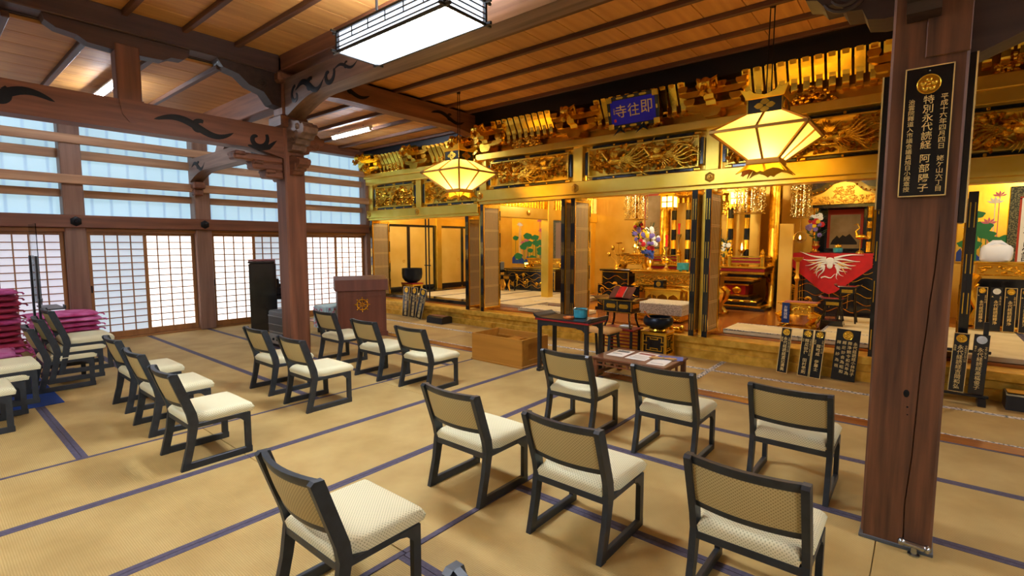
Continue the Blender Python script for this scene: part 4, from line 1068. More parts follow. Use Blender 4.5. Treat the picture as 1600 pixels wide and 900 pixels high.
part('grille_recess', 'iron', t, lambda m: m.box(-.24, .20, -.026, -.018, .24, .48))
part('grille', 'grey_light', t, lambda m: ([m.box(-.24+.022*k, -.236+.022*k, -.036, -.03, .24, .48) for k in range(21)], m.box(-.25, .21, -.038, -.028, .235, .245), m.box(-.25, .21, -.038, -.028, .475, .49), m.box(-.25, .21, -.038, -.028, .35, .36)))['kind'] = 'stuff'
for x in (-.1, .03): part('knob', 'iron', t, lambda m: (m.ball((x, -.036, .12), .02)))
part('base', 'iron', t, lambda m: m.box(-.26, .22, -.01, .22, 0, .03))

# ================================================================== OFFERING BOX, INCENSE TABLE, LOW TABLE
t = thing('offering_box', 'open honey coloured wooden offering box on the tatami', 'box', (-4.325, 5.20, 0), R(-1))
part('side_board', 'offering_wood', t, lambda m: m.box(-.45, .45, -.28, -.255, .02, .37, .004)); part('side_board', 'offering_wood', t, lambda m: m.box(-.45, .45, .255, .28, .02, .37, .004))
for s in (-1, 1): part('end_board', 'offering_wood', t, lambda m: (m.box(s*.45, s*.425, -.255, -.14, .02, .37), m.box(s*.45, s*.425, .14, .255, .02, .37), m.box(s*.45, s*.425, -.14, .14, .02, .09), m.box(s*.45, s*.425, -.14, .14, .30, .37), m.box(s*.43, s*.425, -.14, .14, .09, .30)))
part('bottom_board', 'offering_wood', t, lambda m: (m.box(-.46, .46, -.29, .29, 0, .025, .004)))
part('inner_ledge', 'offering_wood', t, lambda m: (m.box(-.425, .425, -.255, -.235, .27, .29), m.box(-.425, .425, .235, .255, .27, .29), m.box(-.1, .1, -.235, .235, .265, .29)))

t = thing('incense_table', 'tall narrow black incense table with red edged upturned top', 'table', (-3.33, 5.17, 0))
part('top', 'lacquer_soft', t, lambda m: m.box(-.39, .39, -.20, .20, .672, .69, .004))
part('red_edge', 'red_lacquer', t, lambda m: m.box(-.393, .393, -.203, .203, .652, .673, .004))
for s in (-1, 1):
    part('upturned_end', 'lacquer_soft', t, lambda m: m.prism([(s*.31, .69), (s*.36, .705), (s*.41, .735), (s*.425, .735), (s*.40, .69)], 'y', -.20, .20))
    for q in (-1, 1): part('leg', 'lacquer_soft', t, lambda m: m.box(s*.34-.022, s*.34+.022, q*.165-.022, q*.165+.022, .02, .652, .004))
    part('foot_rail', 'lacquer_soft', t, lambda m: m.box(s*.34-.026, s*.34+.026, -.2, .2, 0, .035, .005))
    part('side_stretcher', 'lacquer_soft', t, lambda m: m.box(s*.34-.012, s*.34+.012, -.165, .165, .08, .12, .003))
    part('apron', 'lacquer_soft', t, lambda m: m.prism([(-.36, .652), (.36, .652), (.36, .56), (.31, .56), (.28, .585), (.22, .59), (.2, .60), (-.2, .60), (-.22, .59), (-.28, .585), (-.31, .56), (-.36, .56)], 'y', s*.175-.008, s*.175+.008))
t = thing('incense_pot', 'turquoise glazed incense pot on the black incense table', 'pot', (-3.22, 5.24, .69))
part('body', 'teal_glaze', t, lambda m: m.lathe([(.07, .0), (.085, .01), (.083, .05), (.085, .095), (.09, .10), (.09, .112), (.078, .112), (.074, .06), (.0, .06)], 24), True)
part('rim_band', 'steel', t, lambda m: m.tube([(.089*math.cos(i*math.pi/12), .089*math.sin(i*math.pi/12), .112) for i in range(25)], .004, 5))
part('feet', 'teal_glaze', t, lambda m: [m.ball((.06*math.cos(a), .06*math.sin(a), .004), .012) for a in (.3, 2.4, 4.5)])['kind'] = 'stuff'
t = thing('incense_tray', 'small round orange lacquer dish beside the turquoise pot', 'dish', (-3.27, 5.05, .69))
part('dish', 'orange_lacquer', t, lambda m: m.lathe([(.055, 0), (.066, .012), (.068, .03), (.062, .03), (.058, .018), (0, .016)], 20), True)
part('incense_powder', 'tan_fabric', t, lambda m: m.lathe([(.056, .018), (.03, .026), (0, .027)], 16), True)

t = thing('low_table', 'low reddish brown table spread with printed leaflets', 'table', (-2.50, 5.38, 0), R(-1))
part('top', 'red_table_wood', t, lambda m: m.box(-.45, .45, -.33, .33, .255, .28, .006))
for s in (-1, 1):
    for q in (-1, 1): part('leg', 'red_table_wood', t, lambda m: m.box(s*.41-.025, s*.41+.025, q*.29-.025, q*.29+.025, 0, .255, .005))
    part('end_rail', 'red_table_wood', t, lambda m: (m.box(s*.41-.014, s*.41+.014, -.27, .27, .06, .10), m.box(s*.41-.012, s*.41+.012, -.27, .27, .215, .255)))
    for y in (-.09, .09): part('end_bar', 'red_table_wood', t, lambda m: m.box(s*.41-.01, s*.41+.01, y-.015, y+.015, .10, .22))
    part('long_apron', 'red_table_wood', t, lambda m: (m.box(-.39, .39, s*.295-.012, s*.295+.012, .225, .255), m.box(-.39, .39, s*.295-.012, s*.295+.012, .185, .198), [m.box(x-.012, x+.012, s*.295-.012, s*.295+.012, .195, .228) for x in (-.3, -.15, 0, .15, .3)]))
def paper(name, cx, cy, w, d, rz, z, label, mats='paper_white', prints=()):
    t = thing(name, label, 'leaflet', (cx, cy, z), rz, 'papers on the low table')
    part('sheet', mats, t, lambda m: m.box(-w/2, w/2, -d/2, d/2, 0, .0025))
    for (x, y, a, b, mm) in prints: part('printed_block', mm, t, lambda m: m.box(x-a/2, x+a/2, y-b/2, y+b/2, .0025, .0029))
paper('leaflet', -2.76, 5.42, .21, .36, R(3), .281, 'white leaflet with a dark picture nearest the incense table', prints=((0, .09, .15, .08, 'grey_metal'), (-.02, -.05, .12, .03, 'grey_light'), (0, .15, .1, .015, 'ink')))
paper('leaflet', -2.48, 5.42, .25, .40, R(-2), .281, 'white leaflet with a maroon printed block at the table middle', prints=((0, .12, .2, .08, 'runner_red'), (0, .0, .2, .02, 'grey_light'), (0, -.06, .18, .02, 'grey_light'), (0, -.12, .2, .02, 'grey_light')))
paper('leaflet', -2.21, 5.27, .20, .30, R(5), .281, 'plain white leaflet under the straw bundle', prints=((0, -.08, .14, .02, 'grey_light'),))
paper('blue_booklet', -2.19, 5.53, .28, .2, R(20), .281, 'blue booklet at the table corner', 'petal_blue')
t = thing('straw_bundle', 'small dried straw bundle lying on the leaflets', 'straw bundle', (-2.23, 5.42, .287), R(15))
def straw(m):
    rng = random.Random(9)
    for k in range(16): a = rng.uniform(-.6, .6); L = rng.uniform(.1, .16); m.tube([(-L*math.cos(a), -L*math.sin(a), .006), (0, 0, .014), (L*math.cos(a+.3), L*math.sin(a+.3), .006)], .005, 5)
part('straws', 'tan_fabric', t, straw)['kind'] = 'stuff'
part('knot', 'scroll_tan', t, lambda m: m.ball((0, 0, .014), .022, 8, 6, (1, 1, .7)))

t = thing('stool', 'backless stool with tan seat and dark slanting legs', 'stool', (-3.40, 6.12, 0))
part('seat', 'tan_fabric', t, lambda m: pad(m, .42, .36, .05, M=Matrix.Translation((0, 0, .38))), True)
for s in (-1, 1):
    part('cross_bar', 'chair_frame', t, lambda m: m.box(s*.17-.014, s*.17+.014, -.15, .15, .345, .38, .004))
    for q in (-1, 1): part('leg', 'chair_frame', t, lambda m: m.bar((s*.17, q*.11, .375), (s*.18, q*.17, 0.0), .028, .03))

# ================================================================== SUTRA DESK AND BOWL
t = thing('sutra_desk', 'black and gold sutra desk standing on a dark slatted stand', 'desk', (-3.36, 6.60, 0))
part('stand_shelf', 'red_lacquer', t, lambda m: m.box(-.27, .27, -.17, .17, .36, .385, .006))
for s in (-1, 1):
    for q in (-1, 1): part('stand_leg', 'lacquer_soft', t, lambda m: m.box(s*.22-.016, s*.22+.016, q*.13-.016, q*.13+.016, 0, .36, .003))
    part('stand_rails', 'red_lacquer', t, lambda m: [m.box(-.22, .22, s*.13-.008, s*.13+.008, .1+.05*k, .115+.05*k) for k in range(5)])['kind'] = 'stuff'
    for q in (-1, 1): part('curved_leg', 'lacquer_black', t, lambda m: m.tube([(s*.17, q*.1, .62), (s*.175, q*.105, .50), (s*.20, q*.125, .41), (s*.215, q*.135, .387)], [.02, .017, .015, .02], 6))
    part('gold_edging', 'gold', t, lambda m: [m.tube([(s*.187, q*.117, .62), (s*.192, q*.122, .50), (s*.215, q*.14, .41)], .004, 4) for q in (-1, 1)])
part('body', 'lacquer_black', t, lambda m: (m.box(-.215, .215, -.14, .14, .63, .78, .006), m.box(-.23, .23, -.155, .155, .61, .632, .004)))
def pan(m):
    for x in (-.1, .1): m.prism([(x-.075, .705), (x-.06, .735), (x+.06, .735), (x+.075, .705), (x+.06, .675), (x-.06, .675)], 'y', -.147, -.139)
    m.box(-.222, .222, -.16, -.152, .618, .626); m.box(.214, .222, -.10, .10, .675, .735)
part('gold_panels', 'gold', t, pan)
part('gold_trim', 'gold', t, lambda m: (m.box(-.33, .33, -.206, -.199, .795, .802), m.box(-.22, -.212, -.147, -.139, .64, .775), m.box(.212, .22, -.147, -.139, .64, .775), m.box(-.004, .004, -.147, -.139, .64, .775)))
part('desk_top', 'lacquer_black', t, lambda m: (m.box(-.30, .30, -.2, .2, .785, .805, .004), m.prism([(-.30, .805), (-.355, .835), (-.36, .83), (-.30, .787)], 'y', -.2, .2), m.prism([(.30, .805), (.355, .835), (.36, .83), (.30, .787)], 'y', -.2, .2)))
t = thing('book_rest', 'dark sloping book rest on the sutra desk', 'book rest', (-3.36, 6.62, .808))
part('board', 'lectern_wood', t, lambda m: m.prism([(-.10, .0), (-.09, .0), (.09, .15), (.08, .16), (-.10, .012)], 'x', -.17, .17))
part('base', 'lectern_wood', t, lambda m: m.box(-.15, .15, -.1, .1, 0, .01))
part('back_leg', 'lectern_wood', t, lambda m: m.prism([(.06, .0), (.085, .0), (.085, .15), (.07, .14)], 'x', -.12, .12))
t = thing('red_sutra_book', 'bright red sutra book leaning on the book rest', 'book', (-3.36, 6.575, .872)); t.rotation_euler = (R(40), 0, 0)
part('cover', 'red_candle', t, lambda m: m.box(-.055, .055, -.085, .13, .006, .024, .002))
part('pages', 'paper_white', t, lambda m: m.box(.052, .058, -.083, .128, .008, .022))
part('title_strip', 'red_cloth', t, lambda m: m.box(-.045, -.02, -.02, .11, .024, .0255))
t = thing('stand_booklets', 'small pale booklets on the lower shelf of the sutra desk', 'booklet', (-3.28, 6.58, .387))
part('booklet', 'scroll_tan', t, lambda m: m.box(-.08, .08, -.06, .06, 0, .02, .003)); part('booklet', 'paper_white', t, lambda m: m.box(-.07, .08, -.05, .06, .021, .034, .003))
t = thing('singing_bowl_stand', 'gilded fretwork stand under the singing bowl', 'stand', (-2.87, 6.76, 0))
part('base', 'gold', t, lambda m: (m.box(-.20, .20, -.16, .16, 0, .04, .008), m.box(-.185, .185, -.145, .145, .04, .06)))
part('top_slab', 'gold', t, lambda m: (m.box(-.19, .19, -.15, .15, .335, .36, .006), m.box(-.175, .175, -.14, .14, .315, .335)))
part('inner_box', 'lacquer_black', t, lambda m: m.box(-.15, .15, -.115, .115, .06, .315))
def fret(m):
    for s in (-1, 1):
        for q in (-1, 1): m.box(s*.165-.016, s*.165+.016, q*.13-.016, q*.13+.016, .06, .315, .003)
    for k, (x0, x1, z0, z1) in enumerate([(-.12, .12, .28, .292), (-.12, .12, .09, .102), (-.12, -.108, .1, .17), (.108, .12, .1, .17), (-.12, -.108, .22, .29), (.108, .12, .22, .29), (-.15, -.10, .165, .177), (.10, .15, .165, .177), (-.15, -.10, .213, .225), (.10, .15, .213, .225), (-.06, .06, .25, .262), (-.06, .06, .12, .132), (-.06, -.048, .26, .285), (.048, .06, .26, .285), (-.06, -.048, .1, .125), (.048, .06, .1, .125)]):
        m.box(x0, x1, -.128, -.116, z0, z1); m.box(.153, .163, x0*.8, x1*.8, z0, z1)
part('fretwork', 'gold', t, fret)['kind'] = 'stuff'
part('cushion', 'gold_carved', t, lambda m: m.lathe([(.11, .36), (.13, .375), (.12, .40), (.09, .405)], 16), True)
t = thing('singing_bowl', 'dark blue black singing bowl with wooden striker', 'singing bowl', (-2.87, 6.76, .405))
part('bowl', 'bowl_dark', t, lambda m: m.lathe([(.09, 0), (.16, .02), (.20, .06), (.21, .11), (.19, .155), (.185, .16), (.175, .16), (.178, .15), (.195, .11), (.18, .06), (.14, .03), (0, .02)], 32), True)
part('striker', 'orange_lacquer', t, lambda m: m.tube([(-.02, -.05, .05), (-.10, -.10, .16), (-.155, -.13, .24)], [.014, .011, .010], 8), True)
# low lacquer boxes
for (x, y, w, d, h, l) in ((-7.53, 6.82, .23, .14, .14, 'small black lacquer block on the tatami before the altar step'), (1.05, 6.80, .36, .14, .16, 'long black lacquer block before the step past the plaque pillar')):
    t = thing('lacquer_block', l, 'box', (x, y, 0))
    part('body', 'lacquer_soft', t, lambda m: m.prism([(-d+.0, 0), (d, 0), (d, h-.02), (d-.05, h), (-d+.06, h), (-d+.015, h-.02)], 'x', -w, w))
    part('top_board', 'gold_dark' if x > 0 else 'lectern_wood', t, lambda m: m.box(-w+.01, w-.01, -d+.05, d-.06, h, h+.006, .002))
# pipe fitting at the pillar foot
t = thing('gas_tap', 'chrome gas tap fixed to the floor at the plaque pillar foot', 'gas tap', (.045, 3.20, 0))
part('body', 'steel', t, lambda m: (m.cyl((-.045, 0, .055), (.045, 0, .05), .016), m.ball((-.05, 0, .055), .02), m.ball((.05, 0, .05), .02)), True)
part('riser', 'steel', t, lambda m: (m.cyl((0, 0, 0), (0, 0, .055), .014), m.lathe([(.026, 0), (.026, .008), (.016, .012)], 12)), True)
# ================================================================== SANCTUARY FURNISHINGS
def gold_scrolls(m, x0, x1, z0, z1, y, seed, n=4):
    """gilded lotus-and-stream tracery"""
    rng = random.Random(seed); w = x1-x0; h = z1-z0; n = max(n, int(h/.12)); am = min(h*.1, .04)
    for k in range(n):
        zz = z0+h*(k+.5)/n; ph = rng.uniform(0, 6)
        m.tube([(x0+w*i/30, y, zz+am*math.sin(ph+i*w*.55)) for i in range(31)], .006, 5)
    for k in range(max(3, int(w*7))):
        cx, cz = rng.uniform(x0+.05, x1-.05), rng.uniform(z0+h*.2, z1-h*.12); r = min(h*.10, .055)
        m.tube([(cx, y, z0+h*.1), (cx+rng.uniform(-.03, .03), y, cz)], .005, 4)
        for q in range(5): a = math.pi*(q+.5)/5; m.ball((cx+r*.7*math.cos(a), y-.004, cz+r*.6*math.sin(a)), r*.42, 6, 4, (1, .4, 1))
        m.tube([(cx+r*1.3*math.cos(i*.63), y, cz-r*.6+r*.35*math.sin(i*.63)) for i in range(11)], .004, 4)
def carved_face(m, x0, x1, z0, z1, y, seed):
    rng = random.Random(seed)
    for k in range(int((x1-x0)*(z1-z0)*900)+8): m.ball((rng.uniform(x0, x1), y, rng.uniform(z0, z1)), rng.uniform(.012, .026), 6, 4, (1.2, .7, .8))
def carved_table(name, label, loc, w, d, h, fr=.16, top=.05, seed=1, rz=0):
    """gilded altar table: moulded top, carved frieze, volute legs"""
    t = thing(name, label, 'altar table', loc, rz)
    part('top', 'gold', t, lambda m: (m.box(-w/2, w/2, -d/2, d/2, h-top*.5, h, .006), m.box(-w/2+.03, w/2-.03, -d/2+.03, d/2-.03, h-top, h-top*.5, .006)))
    part('frieze', 'gold_dark', t, lambda m: (m.box(-w/2+.08, w/2-.08, -d/2+.05, d/2-.05, h-top-fr, h-top)))
    part('frieze_carving', 'gold_carved', t, lambda m: (carved_face(m, -w/2+.1, w/2-.1, h-top-fr+.02, h-top-.02, -d/2+.05, seed), m.box(-w/2+.06, w/2-.06, -d/2+.03, d/2-.03, h-top-fr-.02, h-top-fr, .004)), True)
    H = h-top-fr-.02
    for s in (-1, 1):
        for q in (-1, 1):
            part('volute_leg', 'gold', t, lambda m: (m.tube([(s*(w/2-.10), q*(d/2-.08), H), (s*(w/2-.03), q*(d/2-.06), H*.86), (s*(w/2-.05), q*(d/2-.07), H*.6), (s*(w/2-.12), q*(d/2-.09), H*.35), (s*(w/2-.06), q*(d/2-.06), H*.12), (s*(w/2-.04), q*(d/2-.05), 0.03)], [.06, .075, .055, .04, .045, .055], 8), curl(m, (s*(w/2-.05), q*(d/2-.02), H*.84), .06, 1.1, 'xz', .02, s)), True)
    part('foot_rail', 'gold', t, lambda m: (m.box(-w/2, w/2, -d/2, -d/2+.08, 0, .04, .006), m.box(-w/2, w/2, d/2-.08, d/2, 0, .04, .006), m.box(-w/2, -w/2+.08, -d/2, d/2, 0, .04), m.box(w/2-.08, w/2, -d/2, d/2, 0, .04)))
    return t
F = .33
# ---- central altar
ct = carved_table('front_altar_table', 'long gilded carved table before the central shrine', (-3.52, 9.15, F), 1.70, .5, .76, .2, .06, 3)
part('second_frieze', 'gold_carved', ct, lambda m: (carved_face(m, -.7, .7, .36, .44, -.16, 8), m.box(-.75, .75, -.15, .15, .34, .47)), True)
part('inner_back', 'gold_dark', ct, lambda m: m.box(-.8, .8, .0, .04, .04, .40))
dais = thing('shrine_dais', 'tiered waisted dais with red and gold railings under the shrine', 'altar dais', (-3.38, 10.55, F))
for i, (hw, hd, z0, z1, mm) in enumerate(((1.15, .5, 0, .05, 'lacquer_black'), (1.08, .46, .05, .09, 'gold'), (1.0, .42, .09, .14, 'lacquer_black'), (.93, .38, .14, .19, 'gold_dark'), (.87, .34, .19, .24, 'lacquer_black'), (.82, .31, .24, .28, 'gold'), (.76, .28, .28, .46, 'red_lacquer'), (.82, .31, .46, .5, 'gold'), (.87, .34, .5, .55, 'lacquer_black'), (.93, .38, .55, .59, 'gold_dark'), (1.0, .42, .59, .64, 'gold'), (1.07, .46, .64, .69, 'lacquer_black'), (1.13, .5, .69, .74, 'gold'), (1.13, .5, .74, .80, 'red_lacquer'), (1.15, .52, .80, .84, 'gold'))):
    part('tier', mm, dais, lambda m: m.box(-hw, hw, -hd, hd, z0, z1, .008))
part('waist_ornament', 'gold_carved', dais, lambda m: [(m.ball((x, -.29, .37), .085, 10, 6, (1, .35, .9))) for x in (-.6, -.3, 0, .3, .6)], True)
part('tier_ornament', 'gold_carved', dais, lambda m: ([m.ball((-.95+.19*k, -.40, .61), .045, 6, 4, (1.4, .5, .5)) for k in range(11)], [m.ball((-.88+.2*k, -.37, .165), .05, 6, 4, (1.5, .5, .4)) for k in range(10)]), True)
def rail(m):
    for x in (-1.08, -.5, .5, 1.08): m.lathe([(.045, .84), (.045, 1.02), (.06, 1.03), (.04, 1.06), (.05, 1.10), (.02, 1.15), (0, 1.17)], 10, (x, -.46, 0))
    for a, b in ((-1.08, -.5), (.5, 1.08)):
        for z in (.88, .95, 1.01): m.box(a, b, -.475, -.445, z, z+.025)
    for z in (.88, .95, 1.01): m.box(1.065, 1.095, -.46, .5, z, z+.025); m.box(-1.095, -1.065, -.46, .5, z, z+.025)
part('railing', 'gold', dais, rail, True)['kind'] = 'stuff'
part('red_infill', 'red_lacquer', dais, lambda m: (m.box(-1.05, -.53, -.465, -.455, .9, 1.0), m.box(.53, 1.05, -.465, -.455, .9, 1.0), m.box(1.075, 1.085, -.43, .45, .9, 1.0)))['kind'] = 'stuff'
sh = thing('central_shrine', 'gilded shrine with black and gold banded columns on the dais', 'shrine', (-3.38, 10.6, 1.17))
for x in (-.72, -.42, .42, .72):
    c = part('column', 'gold', sh, lambda m: m.lathe([(.06, 0), (.065, .03), (.05, .06), (.05, 1.3), (.06, 1.34)], 14, (x, -.25, 0)), True)
    part('lacquer_band', 'lacquer_black', c, lambda m: [m.lathe([(.053, z0), (.053, z1)], 14, (x, -.25, 0)) for z0, z1 in ((.1, .32), (.5, .72), (.92, 1.12))], True)['kind'] = 'stuff'
part('back_panel', 'gold_wall', sh, lambda m: m.box(-.85, .85, .2, .24, 0, 1.5))
part('inner_screen', 'gold_carved', sh, lambda m: (m.box(-.36, -.3, -.1, .2, 0, 1.25), m.box(.3, .36, -.1, .2, 0, 1.25), carved_face(m, -.36, .36, 1.0, 1.25, -.12, 4)), True)
part('eaves', 'gold_carved', sh, lambda m: (m.prism([(-.88, 1.36), (-.84, 1.46), (-.6, 1.5), (-.3, 1.62), (0, 1.68), (.3, 1.62), (.6, 1.5), (.84, 1.46), (.88, 1.36), (.6, 1.40), (-.6, 1.40)], 'y', -.45, .3), carved_face(m, -.8, .8, 1.40, 1.52, -.46, 6), [m.box(-.9+.1*k, -.86+.1*k, -.4, -.3, 1.26, 1.36) for k in range(19)]), True)
part('principal_figure', 'gold', sh, lambda m: (m.lathe([(.16, 0), (.2, .04), (.14, .08), (.1, .1), (.11, .3), (.12, .5), (.09, .62), (.04, .66), (.05, .70), (.055, .76), (.03, .81), (0, .82)], 14, (0, .0, .15)), m.tube([(-.09, -.04, .68), (-.13, -.1, .5), (-.08, -.14, .4)], .03, 6), m.tube([(.09, -.04, .68), (.13, -.1, .56), (.08, -.14, .6)], .03, 6), m.box(-.25, .25, -.2, .2, 0, .15, .02)), True)
# small square gilded hanging lamps by the shrine
for x, l in ((-4.05, 'small gilded square lamp hanging left of the central shrine'), (-2.72, 'small gilded square lamp hanging right of the central shrine')):
    t = thing('shrine_lamp', l, 'hanging lamp', (x, 9.95, 2.3))
    part('body', 'gold', t, lambda m: (m.box(-.13, .13, -.13, .13, .0, .03), m.box(-.13, .13, -.13, .13, .24, .27), m.prism([(-.18, .27), (.18, .27), (.06, .38), (-.06, .38)], 'y', -.16, .16), [m.box(sx*.12-.012, sx*.12+.012, sy*.12-.012, sy*.12+.012, .0, .27) for sx in (-1, 1) for sy in (-1, 1)], m.box(-.012, .012, -.13, -.12, 0, .27), m.box(-.13, .13, -.13, -.12, .125, .145)))
    part('panes', 'small_lamp', t, lambda m: m.box(-.112, .112, -.112, .112, .03, .24))
    part('skirt', 'gold_carved', t, lambda m: [m.prism([(-.14+.07*k, 0), (-.07+.07*k, 0), (-.105+.07*k, -.07)], 'y', -.13, -.12) for k in range(4)])
    part('chain', 'brass', t, lambda m: m.cyl((0, 0, .37), (0, 0, .93), .006, 6))
# ---- hanging filigree ornaments
def yoraku(x, y, z, h, r, label, seed):
    rng = random.Random(seed); t = thing('filigree_pendant', label, 'hanging ornament', (x, y, z))
    part('crown_disc', 'brass', t, lambda m: (m.lathe([(r*.3, h), (r, h-.04), (r, h-.055), (r*.3, h-.02)], 16), m.cyl((0, 0, h), (0, 0, 3.24-z), .006, 6)))
    part('lower_disc', 'brass', t, lambda m: m.lathe([(r*1.02, .0), (r*1.05, .012), (r*.2, .02)], 16))
    def strands(m):
        for k in range(16):
            a = k*math.pi/8; q = r*(.95 if k % 2 else .62); zz = h-.05
            while zz > .03:
                rr = rng.uniform(.008, .018); dq = rng.uniform(-.015, .015)
                m.ball(((q+dq)*math.cos(a), (q+dq)*math.sin(a), zz), rr, 5, 4, (1, 1, 1.1)); zz -= rr*2.1
        for k in range(40):
            a = rng.uniform(0, 6.28); q = r*rng.uniform(.5, 1.08); zz = rng.uniform(.05, h-.06)
            m.tube([(q*math.cos(a)+.03*math.cos(b), q*math.sin(a), zz+.03*math.sin(b)) for b in (0, 1.5, 3, 4.5, 6)], .005, 4)
    part('bead_strands', 'brass', t, strands, True)['kind'] = 'stuff'
    part('core', 'gold_carved', t, lambda m: [m.lathe([(.02, zz), (.07, zz+.04), (.03, zz+.09), (.02, zz+.12)], 10) for zz in [.03+.13*i for i in range(int((h-.1)/.13))]], True)
    return t
yoraku(-4.80, 10.0, 2.10, .58, .24, 'gold filigree pendant hanging before the side shrine with the tan scroll', 1)
yoraku(-2.42, 9.5, 2.12, .56, .25, 'large gold filigree pendant right of the central shrine', 2)
yoraku(-1.70, 10.0, 2.04, .62, .15, 'slim gold filigree pendant above the ring lamp with a flame', 3)
# ---- ring oil lamps
def ring_lamp(x, y, z, label, r=.095, top=None):
    t = thing('ring_oil_lamp', label, 'oil lamp', (x, y, z))
    part('ring', 'brass', t, lambda m: (m.tube([(r*math.cos(i*math.pi/12), 0, r*math.sin(i*math.pi/12)) for i in range(25)], .006, 6), m.cyl((0, 0, r), (0, 0, (top or r+.35)), .005, 6)))
    part('cup', 'brass', t, lambda m: m.lathe([(.02, -r*.75), (.05, -r*.55), (.055, -r*.45), (.04, -r*.48), (0, -r*.5)], 12), True)
    part('flame', 'flame', t, lambda m: m.lathe([(.004, -r*.45), (.016, -r*.2), (.012, r*.05), (0, r*.35)], 8), True)
ring_lamp(-1.715, 10.12, 1.715, 'brass ring oil lamp burning beside the red altar cloth', top=.315)
def stand_lamp(x, y, z, h, label):
    t = thing('oil_lamp', label, 'oil lamp', (x, y, z))
    part('stand', 'brass', t, lambda m: m.lathe([(.06, 0), (.065, .015), (.03, .03), (.018, .06), (.022, h*.5), (.015, h*.7), (.06, h*.86), (.065, h*.9), (.03, h*.88), (0, h*.86)], 14), True)
    part('flame', 'flame', t, lambda m: m.lathe([(.004, h*.88), (.014, h), (.011, h*1.08), (0, h*1.3)], 8), True)
stand_lamp(-4.98, 10.35, 1.38, .16, 'small brass oil lamp burning on the table under the tan scroll')
stand_lamp(-2.70, 10.2, 1.172, .34, 'small brass oil lamp burning on the red dais railing end')
# ---- candles, bouquets and incense pots
def candle(x, y, z, h, label, crane=False):
    t = thing('candlestick', label, 'candlestick', (x, y, z))
    part('stick', 'brass', t, lambda m: m.lathe([(.07, 0), (.075, .02), (.03, .05), (.015, .1), (.022, h*.5), (.012, h*.6), (.018, h*.8), (.05, h*.95), (.052, h), (0, h)], 14), True)
    if crane: part('crane_figure', 'gold', t, lambda m: (m.ball((0, 0, h*.42), .07, 10, 7, (1.3, .8, .8)), m.tube([(-.07, 0, h*.45), (-.10, 0, h*.65), (-.05, 0, h*.8), (-.08, 0, h*.92)], [.03, .016, .013, .012], 6), m.tube([(.02, .01, h*.35), (.03, .01, .02)], .008, 5), m.tube([(.06, 0, h*.42), (.14, 0, h*.36)], [.04, .008], 6)), True)
    part('candle', 'red_candle', t, lambda m: m.lathe([(.022, h), (.018, h+.1), (.028, h+.2), (.03, h+.22), (0, h+.22)], 12), True)
    return t
candle(-3.80, 9.25, 1.09, .45, 'tall brass candlestick with red candle on the front altar table', True)
candle(-3.93, 10.2, 1.172, .62, 'red candle on a brass stick at the near dais corner')
def bouquet(x, y, z, vh, h, r, label, cols, seed, vase='brass', dark=False):
    rng = random.Random(seed); t = thing('altar_bouquet', label, 'flowers', (x, y, z))
    part('vase', vase, t, lambda m: m.lathe([(.06, 0), (.065, .02), (.03, .05), (.035, vh*.35), (.07, vh*.6), (.045, vh*.8), (.06, vh), (.0, vh)], 16), True)
    def lv(m):
        for k in range(70):
            a, b = rng.uniform(0, 6.28), rng.uniform(0, 1); zz = vh+h*b*.95; q = r*math.sin(math.pi*(.12+.8*b))*rng.uniform(.4, 1.1)
            px, py = q*math.cos(a), q*math.sin(a)*.6; l = rng.uniform(.04, .08)
            m.add([(px, py, zz), (px+l*math.cos(a)*.5+.015, py+.5*l*math.sin(a), zz+l*.5), (px+l*math.cos(a), py+l*math.sin(a), zz+l*.7), (px+l*math.cos(a)*.5-.015, py+.5*l*math.sin(a), zz+l*.4)], [(0, 1, 2, 3)])
        m.tube([(0, 0, vh*.9), (0, 0, vh+h*.8)], [.02, .01], 6)
        for k in range(5): m.tube([(rng.uniform(-.03, .03), 0, vh+h*.7), (rng.uniform(-.06, .1), 0, vh+h*1.12)], [.012, .003], 4)
    part('leaves', 'leaf_dark', t, lv)['kind'] = 'stuff'
    for ci, (cm, n, lo, hi) in enumerate(cols):
        for k in range(n):
            a = rng.uniform(math.pi, 2*math.pi); b = rng.uniform(lo, hi); q = r*math.sin(math.pi*(.12+.76*b))*rng.uniform(.55, 1.0); s = rng.uniform(.03, .046)
            c = (q*math.cos(a), q*math.sin(a)*.6-.01, vh+h*b)
            def fl_(m):
                m.ball(c, s*.55, 6, 5)
                for i in range(7): g = i*.9; m.ball((c[0]+s*.7*math.cos(g), c[1]-.006, c[2]+s*.7*math.sin(g)), s*.5, 5, 4, (1, .5, 1))
            part('flower', cm, t, fl_, True)
W_, Y_, R_, V_, B_ = 'petal_white', 'petal_yellow', 'petal_red', 'petal_violet', 'petal_blue'
bouquet(-4.07, 9.12, 1.09, .24, .60, .20, 'large bright bouquet of mixed flowers in a brass vase on the central table', ((W_, 16, .4, .98), (Y_, 15, .28, .85), (R_, 6, .25, .75), (V_, 7, .4, .85), (B_, 11, .0, .26)), 3)
bouquet(-4.86, 10.3, 1.38, .2, .5, .13, 'slim dim bouquet beside the tan hanging scroll', ((V_, 6, .1, .7), (R_, 3, .6, .9), (Y_, 2, .6, .9)), 4)
bouquet(-1.50, 10.35, 1.44, .2, .50, .13, 'bouquet with white lilies in a brass vase on the red clothed altar', ((W_, 5, .78, 1.0), (R_, 4, .55, .75), (V_, 8, .2, .6), (Y_, 3, .5, .75)), 5)
bouquet(-3.02, 10.2, 1.172, .16, .34, .12, 'yellow and white bouquet peeking past the lattice door', ((Y_, 6, .2, .8), (W_, 4, .4, .9)), 6)
bouquet(-3.40, 10.2, 1.172, .2, .22, .11, 'small green sprig in a brass vase before the central shrine', (), 7)
